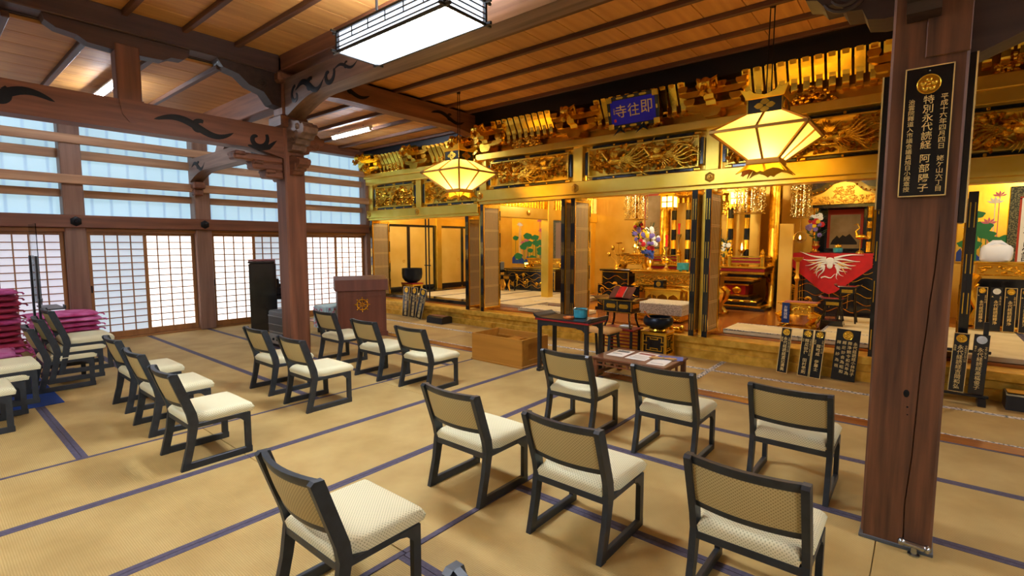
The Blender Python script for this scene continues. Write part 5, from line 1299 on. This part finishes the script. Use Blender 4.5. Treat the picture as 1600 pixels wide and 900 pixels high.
t = thing('celadon_burner', 'round turquoise celadon burner on the central table', 'incense burner', (-3.42, 9.12, 1.092))
part('pot', 'teal_glaze', t, lambda m: m.lathe([(.09, .02), (.11, .03), (.105, .09), (.11, .15), (.1, .15), (.095, .1), (0, .09)], 20), True)
part('feet', 'teal_glaze', t, lambda m: [m.lathe([(.018, 0), (.022, .04)], 8, (.08*math.cos(a), .08*math.sin(a), 0)) for a in (.5, 2.6, 4.7)])['kind'] = 'stuff'
# ---- ritual seat group
t = thing('ritual_platform', 'low gilded ritual platform draped with pale brocade cloth', 'platform', (-3.30, 8.05, F))
part('platform', 'gold_carved', t, lambda m: (m.box(-.38, .38, -.30, .30, .02, .2, .01), carved_face(m, -.36, .36, .03, .1, -.305, 5)), True)
part('brocade_drape', 'brocade_cloth', t, lambda m: (m.box(-.40, .40, -.32, .32, .2, .30, .012), m.box(-.405, .405, -.325, .325, .12, .22, .006)))
t = thing('ritual_table', 'small gilded table with arched apron before the central altar', 'table', (-3.53, 8.60, F))
part('top', 'gold', t, lambda m: m.box(-.34, .34, -.15, .15, .44, .475, .006))
for s in (-1, 1):
    for q in (-1, 1): part('leg', 'gold', t, lambda m: m.box(s*.30-.02, s*.30+.02, q*.12-.02, q*.12+.02, 0, .44, .004))
part('arched_apron', 'gold', t, lambda m: m.prism([(-.3, .44), (.3, .44), (.3, .30), (.26, .34), (.2, .38), (.12, .34), (.1, .28), (.08, .34), (0, .38), (-.08, .34), (-.1, .28), (-.12, .34), (-.2, .38), (-.26, .34), (-.3, .30)], 'y', -.135, -.12))
t = thing('lacquer_casket', 'black lacquer casket with gold crest on the small ritual table', 'casket', (-3.62, 8.58, F+.476))
part('box', 'lacquer_black', t, lambda m: m.box(-.09, .09, -.08, .08, 0, .15, .006)); part('crest', 'gold', t, lambda m: (m.prism([(.045*math.cos(i*.524), .075+.045*math.sin(i*.524)) for i in range(12)], 'y', -.084, -.079), m.box(-.088, .088, -.083, -.08, .008, .014), m.box(-.088, .088, -.083, -.08, .136, .142)))
t = thing('gilded_rack', 'gilded gate-shaped gong rack beside the ritual seat', 'rack', (-2.96, 8.47, F))
for x in (-.1, .1): part('post', 'gold', t, lambda m: m.lathe([(.05, 0), (.03, .04), (.025, .45), (.04, .5), (.03, .54)], 10, (x, 0, 0)), True)
part('cross_bar', 'gold', t, lambda m: m.tube([(-.2, 0, .5), (-.1, 0, .47), (.1, 0, .47), (.2, 0, .5)], .03, 8), True)
t = thing('gilded_lotus_base', 'low gilded carving lying on the step beside the singing bowl', 'carving', (-2.76, 7.16, .302))
part('carving', 'gold_carved', t, lambda m: (m.box(-.16, .1, -.08, .08, 0, .04, .01), [m.ball((-.13+.055*k, -.03*(k % 2), .05+.02*math.sin(k*2)), .045, 8, 6, (1, .8, .8)) for k in range(5)]), True)
# ---- left part of the sanctuary: black and gold desk, tracery rail, side altar
def tracery_desk(name, label, loc, w, d, h, seed, rz=0):
    t = thing(name, label, 'altar desk', loc, rz)
    part('body', 'lacquer_black', t, lambda m: (m.box(-w/2, w/2, -d/2, d/2, .02, h-.04, .008), m.box(-w/2-.03, w/2+.03, -d/2-.03, d/2+.03, 0, .04, .006)))
    part('top', 'lacquer_black', t, lambda m: m.box(-w/2-.04, w/2+.04, -d/2-.04, d/2+.04, h-.04, h, .008))
    part('gold_tracery', 'gold', t, lambda m: gold_scrolls(m, -w/2+.03, w/2-.03, .06, h-.1, -d/2-.006, seed), True)
    part('gold_edging', 'gold', t, lambda m: (m.box(-w/2-.042, w/2+.042, -d/2-.044, -d/2-.036, h-.012, h-.004), m.box(-w/2-.01, w/2+.01, -d/2-.012, -d/2, h-.065, h-.05), m.box(-w/2, -w/2+.02, -d/2-.01, -d/2, .04, h-.05), m.box(w/2-.02, w/2, -d/2-.01, -d/2, .04, h-.05)))
    return t
t = tracery_desk('lacquer_altar_desk', 'black altar desk with gold lotus panels left of the central altar', (-4.95, 9.60, F), .62, .4, .74, 11)
t = thing('lotus_railing', 'low openwork railing of gilded lotus and stream tracery', 'railing', (-4.42, 8.50, F))
part('tracery', 'gold', t, lambda m: gold_scrolls(m, -.42, .42, .08, .5, 0, 12, 4), True)
part('base', 'lacquer_black', t, lambda m: m.box(-.45, .45, -.05, .05, 0, .06, .006)); part('backing', 'lacquer_black', t, lambda m: m.box(-.43, .43, .012, .03, .06, .5))
t = thing('lotus_spray', 'bronze lotus spray standing on the black altar desk', 'ornament', (-5.0, 9.60, F+.741))
def spray(m):
    m.lathe([(.09, 0), (.07, .02), (.02, .04), (.01, .1)], 12); rng = random.Random(2)
    for k, (dx, hh) in enumerate(((-.12, .42), (.02, .52), (.12, .38), (.2, .3), (-.2, .28))):
        m.tube([(0, 0, .05), (dx*.3, 0, hh*.6), (dx, -.01, hh)], .007, 5); m.lathe([(.01, 0), (.06, .01), (.075, .03), (.05, .035)], 10, (dx, -.01, hh)) if k % 2 else m.ball((dx, -.01, hh+.02), .045, 8, 6, (1, 1, 1.2))
part('stems_and_pads', 'gold_dark', t, spray, True)
lt = carved_table('side_altar_table', 'gilded carved side altar table under the tan hanging scroll', (-5.00, 10.4, F), .78, .42, 1.04, .16, .05, 6)
def scroll(name, label, x, y, z0, z1, w, field, border, rod='lacquer_soft', fx=.72, fz=(.08, .86)):
    t = thing(name, label, 'hanging scroll', (x, y, z0)); h = z1-z0
    part('mount', border, t, lambda m: m.box(-w/2, w/2, -.004, .004, .0, h))
    part('field', field, t, lambda m: m.box(-w/2*fx, w/2*fx, -.007, -.003, h*fz[0], h*fz[1]))
    part('rod', rod, t, lambda m: (m.cyl((-w/2-.03, 0, 0), (w/2+.03, 0, 0), .014, 8), m.cyl((-w/2, 0, h), (w/2, 0, h), .008, 8)))
    return t
scroll('hanging_scroll', 'tan hanging scroll with red heading left of the central shrine', -4.98, 11.36, 1.5, 2.86, .50, 'scroll_tan', 'scroll_red', fx=.9, fz=(.0, .9))
# ---- right side altar with red cloth
t = tracery_desk('red_cloth_altar', 'black side altar with gold lotus stream tracery under the red cloth', (-1.25, 10.55, F), 1.32, .6, 1.09, 21)
t = thing('altar_cloth', 'red pointed altar cloth embroidered with a white and gold phoenix', 'altar cloth', (-1.25, 10.20, 1.42))
part('cloth', 'red_cloth', t, lambda m: (m.box(-.60, .60, -.0, .62, .0, .01), m.prism([(-.60, .01), (.60, .01), (.60, -.22), (.10, -.66), (.0, -.70), (-.10, -.66), (-.60, -.22)], 'y', -.012, -.002), m.prism([(-.60, .01), (-.64, -.1), (-.66, -.26), (-.6, -.24)], 'y', -.03, .05)))
def phx(m):
    y = -.018
    for s in (-1, 1):
        for k in range(4): wavy(m, (s*.06, -.07-.03*k), (0 if s > 0 else math.pi)+s*(.20-.20*k), .42-.05*k, .018, .02, .7, y, .004, 10, ph=k*s)
        for k in range(4): wavy(m, (s*.08, -.2), -math.pi/2+s*(.25+.32*k), .24-.02*k, .015, .025, .9, y, .004, 9, ph=k)
    m.ball((0, y, -.13), .07, 10, 6, (1.1, .15, 1)); m.ball((0, y-.002, -.2), .05, 8, 6, (.9, .15, 1.1))
    wavy(m, (-.12, -.42), .2, .26, .012, .03, 1.5, y, .003)
part('white_embroidery', 'petal_white', t, phx, True)
part('gold_embroidery', 'gold_text', t, lambda m: [wavy(m, (s*.12, -.16), (0 if s > 0 else math.pi)+s*a, .22, .013, .01, .5, -.021, .003) for s in (-1, 1) for a in (.1, -.5, -1.0)], True)
zs = thing('portrait_shrine', 'black and gold shrine with carved gable above the red clothed altar', 'shrine', (-1.18, 11.0, F))
part('cabinet', 'lacquer_black', zs, lambda m: (m.box(-.46, -.36, -.12, .3, .3, 2.0), m.box(.36, .46, -.12, .3, .3, 2.0), m.box(-.46, .46, .26, .30, .3, 2.0), m.box(-.48, .48, -.14, .3, 1.92, 1.98), m.box(-.48, .48, -.14, .3, .3, 1.12)))
for x in (-.41, .41):
    part('gilded_column', 'gold_carved', zs, lambda m: (m.lathe([(.045, 1.12), (.04, 1.18), (.04, 1.85), (.05, 1.92)], 10, (x, -.16, 0))), True)
    part('lacquer_bands', 'lacquer_black', zs, lambda m: [m.lathe([(.043, z), (.043, z+.06)], 10, (x, -.16, 0)) for z in (1.3, 1.48, 1.66)])['kind'] = 'stuff'
part('gable', 'gold_dark', zs, lambda m: (m.prism([(-.56, 2.05), (-.5, 2.12), (-.3, 2.2), (-.15, 2.34), (0, 2.38), (.15, 2.34), (.3, 2.2), (.5, 2.12), (.56, 2.05), (.5, 1.98), (-.5, 1.98)], 'y', -.2, -.1), carved_face(m, -.45, .45, 1.99, 2.12, -.2, 9), carved_face(m, -.15, .15, 2.12, 2.3, -.2, 10)), True)
part('roof_eaves', 'lacquer_black', zs, lambda m: (m.prism([(-.7, 2.18), (-.62, 2.2), (-.36, 2.28), (-.18, 2.42), (0, 2.46), (.18, 2.42), (.36, 2.28), (.62, 2.2), (.7, 2.18), (.62, 2.30), (.36, 2.42), (.18, 2.55), (0, 2.6), (-.18, 2.55), (-.36, 2.42), (-.62, 2.30)], 'y', -.25, .3)))
part('eaves_edge', 'gold_carved', zs, lambda m: [m.ball((-.66+.066*k, -.26, 2.19+.27*math.exp(-((-.66+.066*k)/.22)**2)), .02, 5, 4) for k in range(21)])['kind'] = 'stuff'
pt = scroll('portrait_scroll', 'framed scroll of dark mountains with reddish mount inside the side shrine', -1.17, 11.22, 1.5, 2.24, .56, 'scroll_tan', 'scroll_red', fx=.84, fz=(.0, .86))
part('painted_hills', 'ink', pt, lambda m: m.prism([(-.22, .08), (-.19, .16), (-.12, .25), (-.08, .20), (-.03, .26), (.02, .23), (.08, .28), (.14, .2), (.2, .12), (.2, .08)], 'y', -.009, -.006))
t = thing('crane_candlestick', 'gold crane candlestick at the end of the red clothed altar', 'candlestick', (-.85, 10.35, 1.432))
part('base', 'brass', t, lambda m: m.lathe([(.07, 0), (.06, .02), (.03, .05)], 12), True)
part('crane', 'gold', t, lambda m: (m.tube([(0, 0, .03), (0, 0, .24)], .009, 6), m.ball((0, 0, .28), .055, 10, 7, (1.4, .8, .8)), m.tube([(-.05, 0, .30), (-.07, 0, .38), (-.02, 0, .43), (-.05, 0, .50)], [.025, .014, .012, .011], 6), m.tube([(.05, 0, .28), (.12, 0, .24)], [.03, .006], 6), m.tube([(-.05, 0, .5), (-.10, 0, .48)], [.011, .003], 5)), True)
t = thing('offering_bowl', 'pale celadon offering bowl with small gold lotus on the red altar', 'bowl', (-1.16, 10.32, 1.432))
part('bowl', 'teal_glaze', t, lambda m: m.lathe([(.05, 0), (.07, .02), (.075, .09), (.065, .09), (0, .06)], 16), True)
part('lotus_knob', 'gold', t, lambda m: (m.ball((0, 0, .13), .03, 8, 6), [m.ball((.035*math.cos(a), .035*math.sin(a), .115), .022, 6, 4, (1, 1, 1.4)) for a in (0, 1.05, 2.1, 3.14, 4.2, 5.2)]), True)
t = thing('brass_ritual_stand', 'slender brass ritual stand at the altar corner beside the ring lamp', 'stand', (-1.70, 9.95, F))
part('stand', 'gold_dark', t, lambda m: m.lathe([(.1, 0), (.09, .03), (.03, .08), (.025, .6), (.05, .66), (.025, .72), (.03, .95), (.08, 1.0), (.085, 1.03), (0, 1.03)], 12), True)
t = carved_table('coin_offering_table', 'gilded carved offering table with red cloth top inside the altar step', (-1.40, 8.45, F), .52, .34, .40, .12, .04, 31)
part('red_top_cloth', 'runner_red', t, lambda m: m.box(-.18, .22, -.12, .12, .4, .406))
t = thing('blue_notice', 'narrow blue notice strip with white writing on the offering table', 'notice', (-1.535, 8.245, F+.1))
part('board', 'blue_mat', t, lambda m: m.box(-.05, .05, -.006, .006, 0, .30, .003)); text('inscription', vert('お賽銭箱'), .05, 'petal_white', t, (0, -.0075, .155), (R(90), 0, 0))
for (x, y, w, h, l) in ((-1.0, 8.72, .26, .46, 'black lacquer stand with upturned top and gold legs'), (-.87, 9.15, .24, .62, 'taller black lacquer stand behind, before the red cloth')):
    t = thing('lacquer_stand', l, 'stand', (x, y, F))
    part('top', 'lacquer_black', t, lambda m: (m.box(-w/2, w/2, -.12, .12, h-.02, h, .004), m.prism([(-w/2, h), (-w/2-.05, h+.03), (-w/2-.05, h+.02), (-w/2, h-.02)], 'y', -.12, .12), m.prism([(w/2, h), (w/2+.05, h+.03), (w/2+.05, h+.02), (w/2, h-.02)], 'y', -.12, .12)))
    part('drawer_box', 'lacquer_black', t, lambda m: m.box(-w/2+.02, w/2-.02, -.1, .1, h-.11, h-.02, .004))
    part('gold_panel', 'gold', t, lambda m: m.box(-w/2+.05, w/2-.05, -.104, -.099, h-.095, h-.045, .003))
    for s in (-1, 1):
        for q in (-1, 1): part('leg', 'lacquer_black', t, lambda m: m.tube([(s*(w/2-.03), q*.09, h-.11), (s*(w/2-.02), q*.09, h*.5), (s*(w/2+.01), q*.11, .02)], [.012, .01, .014], 5))
    part('base', 'lacquer_black', t, lambda m: m.box(-w/2-.01, w/2+.01, -.12, .12, 0, .03 if h > .5 else .14, .004))
# ---- left chapel
t = thing('temple_bowl_stand', 'red and gold low stand under the large dark bowl', 'stand', (-9.62, 7.85, .40))
part('top', 'red_lacquer', t, lambda m: m.box(-.22, .22, -.17, .17, .22, .25, .006)); part('frame', 'gold', t, lambda m: (m.box(-.21, .21, -.16, .16, .18, .22), [m.box(s*.18-.02, s*.18+.02, q*.13-.02, q*.13+.02, 0, .2) for s in (-1, 1) for q in (-1, 1)], m.prism([(-.2, .2), (.2, .2), (.2, .1), (.12, .15), (0, .08), (-.12, .15), (-.2, .1)], 'y', -.15, -.14)))
t = thing('large_temple_bowl', 'large dark iron bowl on a red and gold stand in the side chapel', 'bowl', (-9.62, 7.85, .651))
part('bowl', 'bowl_dark', t, lambda m: m.lathe([(.10, 0), (.18, .04), (.235, .12), (.25, .22), (.245, .34), (.25, .35), (.235, .35), (.235, .22), (.2, .1), (0, .05)], 32), True)
t = thing('hanging_rod_pair', 'pair of thin black metal rods with cross pins in the chapel opening', 'rods', (-8.56, 7.45, .302))
for x in (-.075, .03): part('rod', 'iron', t, lambda m: m.box(x-.011, x+.011, -.011, .011, 0, 1.84))
part('cross_pin', 'iron', t, lambda m: m.box(-.11, .10, -.02, -.012, .80, .822))
def lotus_panel(name, label, loc, w, h, seed, board=True, rz=0):
    rng = random.Random(seed); t = thing(name, label, 'painting', loc, rz)
    if board: part('gold_ground', 'gold_leaf', t, lambda m: m.box(-w/2, w/2, -.006, .01, 0, h))
    y = -.008
    def leaf_poly(cx, cz, r): return [(cx+r*(1+.12*math.sin(5*a))*math.cos(a), cz+r*.62*(1+.1*math.sin(4*a))*math.sin(a)) for a in [i*math.pi/10 for i in range(20)]]
    def water(m):
        P = [(-w/2+.01, .02)]+[(-w/2+.01+(w-.02)*i/16, h*(.13+.06*math.sin(i*1.9))) for i in range(17)]+[(w/2-.01, .02)]; m.prism(P, 'y', y-.002, y)
    part('painted_water', 'lotus_blue', t, water)
    n = max(3, int(w*14))
    for k in range(n):
        r = min(w*.4, rng.uniform(.08, .16)); cx, cz = rng.uniform(-w*.5+r, w*.5-r), h*rng.uniform(.10, .62)
        part('painted_leaf', 'leaf_green', t, lambda m: (m.prism(leaf_poly(cx, cz, r), 'y', y-.004-.0004*k, y-.003), m.box(cx-.006, cx+.006, y-.003, y-.002, .03, cz)))
    for k in range(max(3, int(w*6))):
        r = min(w*.4, rng.uniform(.07, .10)); cx, cz = rng.uniform(-w*.42, w*.42), h*rng.uniform(.4, .88); mm = ('petal_pink', 'petal_white')[k % 2]
        def bloom(m):
            m.box(cx-.005, cx+.005, y-.003, y-.002, h*.15, cz)
            for q in range(5): a = R(20+35*q); m.prism([(cx, cz), (cx+r*math.cos(a-.25)*.7, cz+r*math.sin(a-.25)*.7), (cx+r*1.1*math.cos(a), cz+r*1.1*math.sin(a)), (cx+r*math.cos(a+.25)*.7, cz+r*math.sin(a+.25)*.7)], 'y', y-.007-.0003*q, y-.005)
        part('painted_blossom', mm, t, bloom)
    return t
lotus_panel('lotus_painting', 'lotus pond painted on gold ground at the back of the side chapel', (-8.72, 11.37, 1.0), 1.26, 1.38, 3)
lotus_panel('lotus_painting', 'narrow lotus strip painted on the gold return beside the lattice door', (-5.27, 8.612, .9), .14, 1.0, 5, False)
lotus_panel('lotus_painting', 'lotus painting behind the white wrapped bundle past the plaque pillar', (.80, 11.37, 1.28), .78, 1.3, 8)
scroll('hanging_scroll', 'grey hanging scroll with dark brocade mount in the side chapel', -7.62, 11.37, 1.05, 2.35, .60, 'scroll_grey', 'scroll_brocade', fx=.62)
tracery_desk('chapel_altar_desk', 'black chapel altar desk with gold tracery before the grey scroll', (-7.85, 10.45, F+.06), 1.6, .4, .56, 31)
carved_table('chapel_gilded_table', 'gilded openwork table on top of the black chapel desk', (-7.55, 10.55, F+.622), 1.2, .3, .27, .1, .04, 33)
for k, x in enumerate((-8.75, -8.48, -8.2)):
    t = thing('chapel_stool', ('black and gold low stand nearest the side wall in the chapel', 'middle black and gold low stand in the chapel', 'black and gold low stand nearest the chapel scroll')[k], 'stand', (x, 9.85, F+.057))
    part('top', 'lacquer_black', t, lambda m: m.box(-.12, .12, -.12, .12, .30, .40, .006)); part('gold_front', 'gold', t, lambda m: m.box(-.09, .09, -.126, -.12, .32, .38, .004))
    for s in (-1, 1): part('leg', 'gold_dark', t, lambda m: m.tube([(s*.1, -.1, .3), (s*.06, -.1, .15), (s*.11, -.11, .01)], [.012, .03, .014], 6)); part('rear_leg', 'lacquer_black', t, lambda m: m.box(s*.1-.015, s*.1+.015, .08, .11, 0, .3))
t = thing('grey_recorder_box', 'grey boxed device with pale front tray in the side chapel', 'device', (-9.15, 10.25, F+.057))
part('body', 'grey_light', t, lambda m: m.box(-.32, .32, -.16, .16, .5, .72, .015)); part('tray', 'paper_white', t, lambda m: m.box(-.24, .28, -.19, -.15, .52, .58, .006)); part('table', 'lacquer_black', t, lambda m: (m.box(-.4, .4, -.2, .2, .44, .5, .006), [m.box(s*.36-.03, s*.36+.03, q*.16-.03, q*.16+.03, 0, .45) for s in (-1, 1) for q in (-1, 1)]))
# ---- right chapel
tb = carved_table('chapel_gilded_table', 'gilded carved table carrying the white wrapped bundle', (1.55, 10.5, F), 2.0, .5, 1.0, .14, .05, 41)
part('black_backing', 'lacquer_black', tb, lambda m: m.box(-.95, .95, -.1, -.06, .04, .74))
t = thing('wrapped_bundle', 'white cloth wrapped bundle on the gilded chapel table', 'bundle', (.83, 10.38, F+1.0))
def bundle(m):
    n = 20; rows = ((.15, 0), (.175, .03), (.18, .12), (.178, .19), (.15, .235), (.09, .25), (.05, .265), (.03, .27)); vs = []; fs = []
    for i, (r, z) in enumerate(rows):
        for j in range(n):
            a = 2*math.pi*j/n; sq = 1/max(abs(math.cos(a)), abs(math.sin(a)))**.55; w = 1+.035*math.sin(5*a+i*.8); vs.append((r*sq*w*math.cos(a), r*sq*w*math.sin(a)*.9, z+.008*math.sin(3*a+i)*(z > 0)))
    for i in range(len(rows)-1):
        for j in range(n): fs.append((i*n+j, i*n+(j+1) % n, (i+1)*n+(j+1) % n, (i+1)*n+j))
    fs += [tuple(range(n-1, -1, -1)), tuple((len(rows)-1)*n+j for j in range(n))]
    m.add(vs, fs)
part('cloth', 'white_cloth', t, bundle, True)
part('knot', 'white_cloth', t, lambda m: (m.tube([(-.12, -.04, .235), (-.04, -.02, .285), (.04, 0, .285), (.13, .05, .24)], [.012, .035, .035, .01], 7), m.ball((0, 0, .285), .035)), True)
sc = scroll('hanging_scroll', 'white calligraphy scroll with dark brocade mount past the plaque pillar', 1.42, 11.33, 1.2, 2.5, .80, 'petal_white', 'scroll_brocade', fx=.66)
part('red_border', 'scroll_red', sc, lambda m: (m.box(-.29, .29, -.0065, -.0045, 1.10, 1.14), m.box(-.29, -.262, -.0065, -.0045, .1, 1.12), m.box(.262, .29, -.0065, -.0045, .1, 1.12)))
text('inscription', vert('南無不可思議'), .16, 'ink', sc, (-.15, -.009, .58), (R(90), 0, 0), bold=.006)
# ================================================================== MEMORIAL BOARDS
def medallion(m, x, z, r, y, style):
    N = 24
    if style == 'flower':
        m.prism([(x+r*(.86+.14*math.cos(8*i*math.pi/12*1.0))*math.cos(i*math.pi/12), z+r*(.86+.14*math.cos(8*i*math.pi/12))*math.sin(i*math.pi/12)) for i in range(N)], 'y', y-.004, y)
    else:
        m.prism([(x+r*math.cos(i*math.pi/12), z+r*math.sin(i*math.pi/12)) for i in range(N)], 'y', y-.003, y)
    m.tube([(x+r*.97*math.cos(i*math.pi/12), y-.004, z+r*.97*math.sin(i*math.pi/12)) for i in range(N+1)], r*.06, 5)
    for k in range(5): a = k*1.257+.3; m.ball((x+r*.48*math.cos(a), y-.004, z+r*.48*math.sin(a)), r*.27, 8, 5, (1, .3, 1))
    m.ball((x, y-.004, z), r*.16, 8, 5, (1, .4, 1))
def memorial(label, loc, w, h, main, side_r='', side_l='', tilt=0.0, roll=0.0, rz=0.0, ms=None, ring='gold', style='round', group='black memorial boards with gold writing', cols=None, blue=False, border=True):
    t = thing('memorial_board', label, 'memorial board', loc, 0, group); t.rotation_euler = (R(tilt), R(roll), rz)
    part('board', 'lacquer_black', t, lambda m: m.box(-w/2, w/2, 0, .018, 0, h, .002))
    if border: part('gold_border', 'gold_text', t, lambda m: (m.box(-w/2, -w/2+.006, -.002, .004, 0, h), m.box(w/2-.006, w/2, -.002, .004, 0, h), m.box(-w/2, w/2, -.002, .004, 0, .006), m.box(-w/2, w/2, -.002, .004, h-.006, h)))
    mr = min(w*.33, h*.085) if cols is None else min(w*.22, h*.085); mz = h-mr*1.35
    part('crest_medallion', ring, t, lambda m: medallion(m, 0, mz, mr, -.001, style), True)
    top = mz-mr*1.4
    rot = (R(90), 0, 0)
    if cols:
        n = len(cols)
        for i, c in enumerate(cols):
            x = w*(.5-(i+.5)/n)*.92; s = min((top-.02)/max(8, len(c))*.98, w/n*.8)
            text('inscription', vert(c), s*.92, 'gold_text', t, (x, -.0012, top), rot, min(1.6, (top-.03)/(len(c)*s)), ay='TOP')
        return t
    s = min((top-.02)/len(main)/1.0, w*.40) if ms is None else ms
    text('inscription', vert(main), s, 'gold_text', t, (0, -.0012, top*.5+.008), rot, (top-.012)/max(1, len(main))/s if False else 1.0, .006)
    s2 = w*.17
    if side_r: text('inscription', vert(side_r), min(s2, top*.9/len(side_r)), 'gold_text', t, (w*.33, -.0012, top*.98), rot, 1.0, ay='TOP')
    if side_l: text('inscription', vert(side_l), min(s2, top*.9/len(side_l)), 'gold_text', t, (-w*.33, -.0012, top*.98), rot, 1.0, ay='TOP')
    return t
M = 'black memorial board with gold writing, '
memorial(M+'round crest, leaning at the step nearest the central altar', (-1.285, 6.82, 0.004), .118, .56, '永代経読経渡辺清美', '令和二年十月十七日', '釋尼清', -7, 3)
memorial(M+'flower crest, left half of the touching pair', (-1.052, 6.80, 0.004), .118, .57, '釋尼妙律　田村義則', '令和五年十二月十八日', '為妙', -7, 3, style='flower')
memorial(M+'lobed crest, right half of the touching pair', (-.925, 6.78, 0.004), .115, .57, '釋敏成　伊藤士', '令和二年十月八日', '為敏成', -7, 3, style='flower')
memorial('wide black memorial board with four gold text columns by the step', (-.655, 6.87, 0.004), .235, .60, '', tilt=-6, roll=3, cols=('永代経読経小林玲子', '釋浄観令和元年為', '釋尼妙会為昭和', '釋祐紗為祖'), border=False)
G = 'small memorial boards before the side chapel'
memorial('small black memorial board nearest the lectern before the chapel step', (-8.72, 6.90, .004), .21, .66, '永代経読経釋', '令和元年', '為', -5, 0, group=G)
memorial('small black memorial board in the middle of three before the chapel step', (-8.47, 6.89, .004), .21, .66, '永代経読経釋', '令和三年', '為', -5, 3, group=G)
memorial('small tilted black memorial board beside the lacquer block', (-8.24, 6.86, .004), .21, .66, '永代経読経釋', '令和五年', '為', -5, 12, group=G)
# rack of boards past the plaque pillar
t = thing('board_rack', 'low black rack carrying the memorial boards past the plaque pillar', 'rack', (.33, 6.70, 0))
part('rail', 'lacquer_soft', t, lambda m: (m.box(-.30, .24, -.03, .03, .075, .095, .004), m.box(-.30, .24, .075, .095, .5, .53, .004)))
for x in (-.28, .19): part('foot', 'lacquer_soft', t, lambda m: (m.prism([(-.09, 0), (.14, 0), (.14, .03), (.10, .075), (-.04, .075), (-.09, .03)], 'x', x-.03, x+.03))); part('upright', 'lacquer_soft', t, lambda m: m.box(x-.02, x+.02, .075, .10, .07, .82, .004))
GR = 'memorial boards on the low black rack'
memorial('black memorial board on the rack, nearly hidden by the plaque pillar', (.145, 6.715, .098), .105, .60, '永代経読経吉岡和', '令和三年十二月', '釋', -5, 1.5, group=GR)
memorial('black memorial board on the rack with gold flower medallion, middle one', (.325, 6.715, .098), .125, .60, '永代経読経吉岡和弘', '令和四年六月八日', '為吉枝', -5, 2, group=GR)
memorial('memorial board on the rack with pale plum crest, end one', (.475, 6.715, .098), .118, .60, '永代経読経高橋俊子', '令和八年八月', '為キシ', -5, 2, group=GR, ring='petal_white', border=False)
# boards deep in the side chapel past the pillar
GC = 'memorial boards standing deep in the chapel past the pillar'
for k, (x, w, b) in enumerate(((.655, .11, True), (.80, .12, False), (.94, .12, True), (1.09, .12, True))):
    memorial(('black memorial board in the chapel, first beside the lattice door', 'black memorial board in the chapel without gold edge, second in line', 'black gold-edged memorial board in the chapel, third in line', 'black memorial board in the chapel, cut by the picture edge')[k], (x, 9.45, F+.07), w, .60, '永代経読経釋浄', '令和二年十月', '為', -3, 0, group=GC, border=b, ring='gold' if k != 1 else 'petal_white')
# ---- plaques on the massive pillar
t = thing('pillar_plaque', 'tall black plaque with gold crest and three columns of gold characters on the pillar', 'plaque', (-.028, 3.232, 1.832))
w, h = .185, .622
part('board', 'lacquer_black', t, lambda m: m.box(-w/2, w/2, -.022, -.001, 0, h, .002))
part('gold_border', 'gold_text', t, lambda m: (m.box(-w/2, -w/2+.005, -.0245, -.018, 0, h), m.box(w/2-.005, w/2, -.0245, -.018, 0, h), m.box(-w/2, w/2, -.0245, -.018, 0, .005), m.box(-w/2, w/2, -.0245, -.018, h-.005, h)))
part('crest_medallion', 'gold', t, lambda m: medallion(m, 0, h-.085, .046, -.023, 'round'), True)
part('nail', 'steel', t, lambda m: m.ball((0, -.023, h-.022), .005))
text('inscription', vert('平成十六年四月四日　姥ケ山六丁目'), .029, 'gold_text', t, (.062, -.0232, h-.14), (R(90), 0, 0), 1.0, .004, ay='TOP')
text('inscription', vert('特別永代読経'), .043, 'gold_text', t, (.004, -.0232, h-.14), (R(90), 0, 0), 1.0, .008, ay='TOP')
text('inscription', vert('阿部陽子'), .043, 'gold_text', t, (.004, -.0232, h-.42), (R(90), 0, 0), 1.1, .008, ay='TOP')
text('inscription', vert('治雲院釋道入市議会議員旭日小綬章授'), .0265, 'gold_text', t, (-.060, -.0232, h-.15), (R(90), 0, 0), 1.0, .004, ay='TOP')
for s, l, y0, z0, z1 in ((-1, 'black plaque seen edge-on along the altar side of the pillar', 3.30, 1.78, 2.46), (1, 'black gold-edged plaque seen edge-on on the outer pillar side', 3.27, 1.70, 2.50)):
    x = -.186 if s < 0 else .116
    t = thing('pillar_plaque', l, 'plaque', (x, y0, z0))
    part('board', 'lacquer_black', t, lambda m: m.box(0, s*.028, 0, .19, 0, z1-z0, .002))
    part('gold_border', 'gold_text', t, lambda m: (m.box(s*.024, s*.031, -.002, .004, 0, z1-z0)))
    text('inscription', vert('永代読経'), .06, 'gold_text', t, (s*.0285, .095, .3), (R(90), 0, R(90)*s), 1.1)
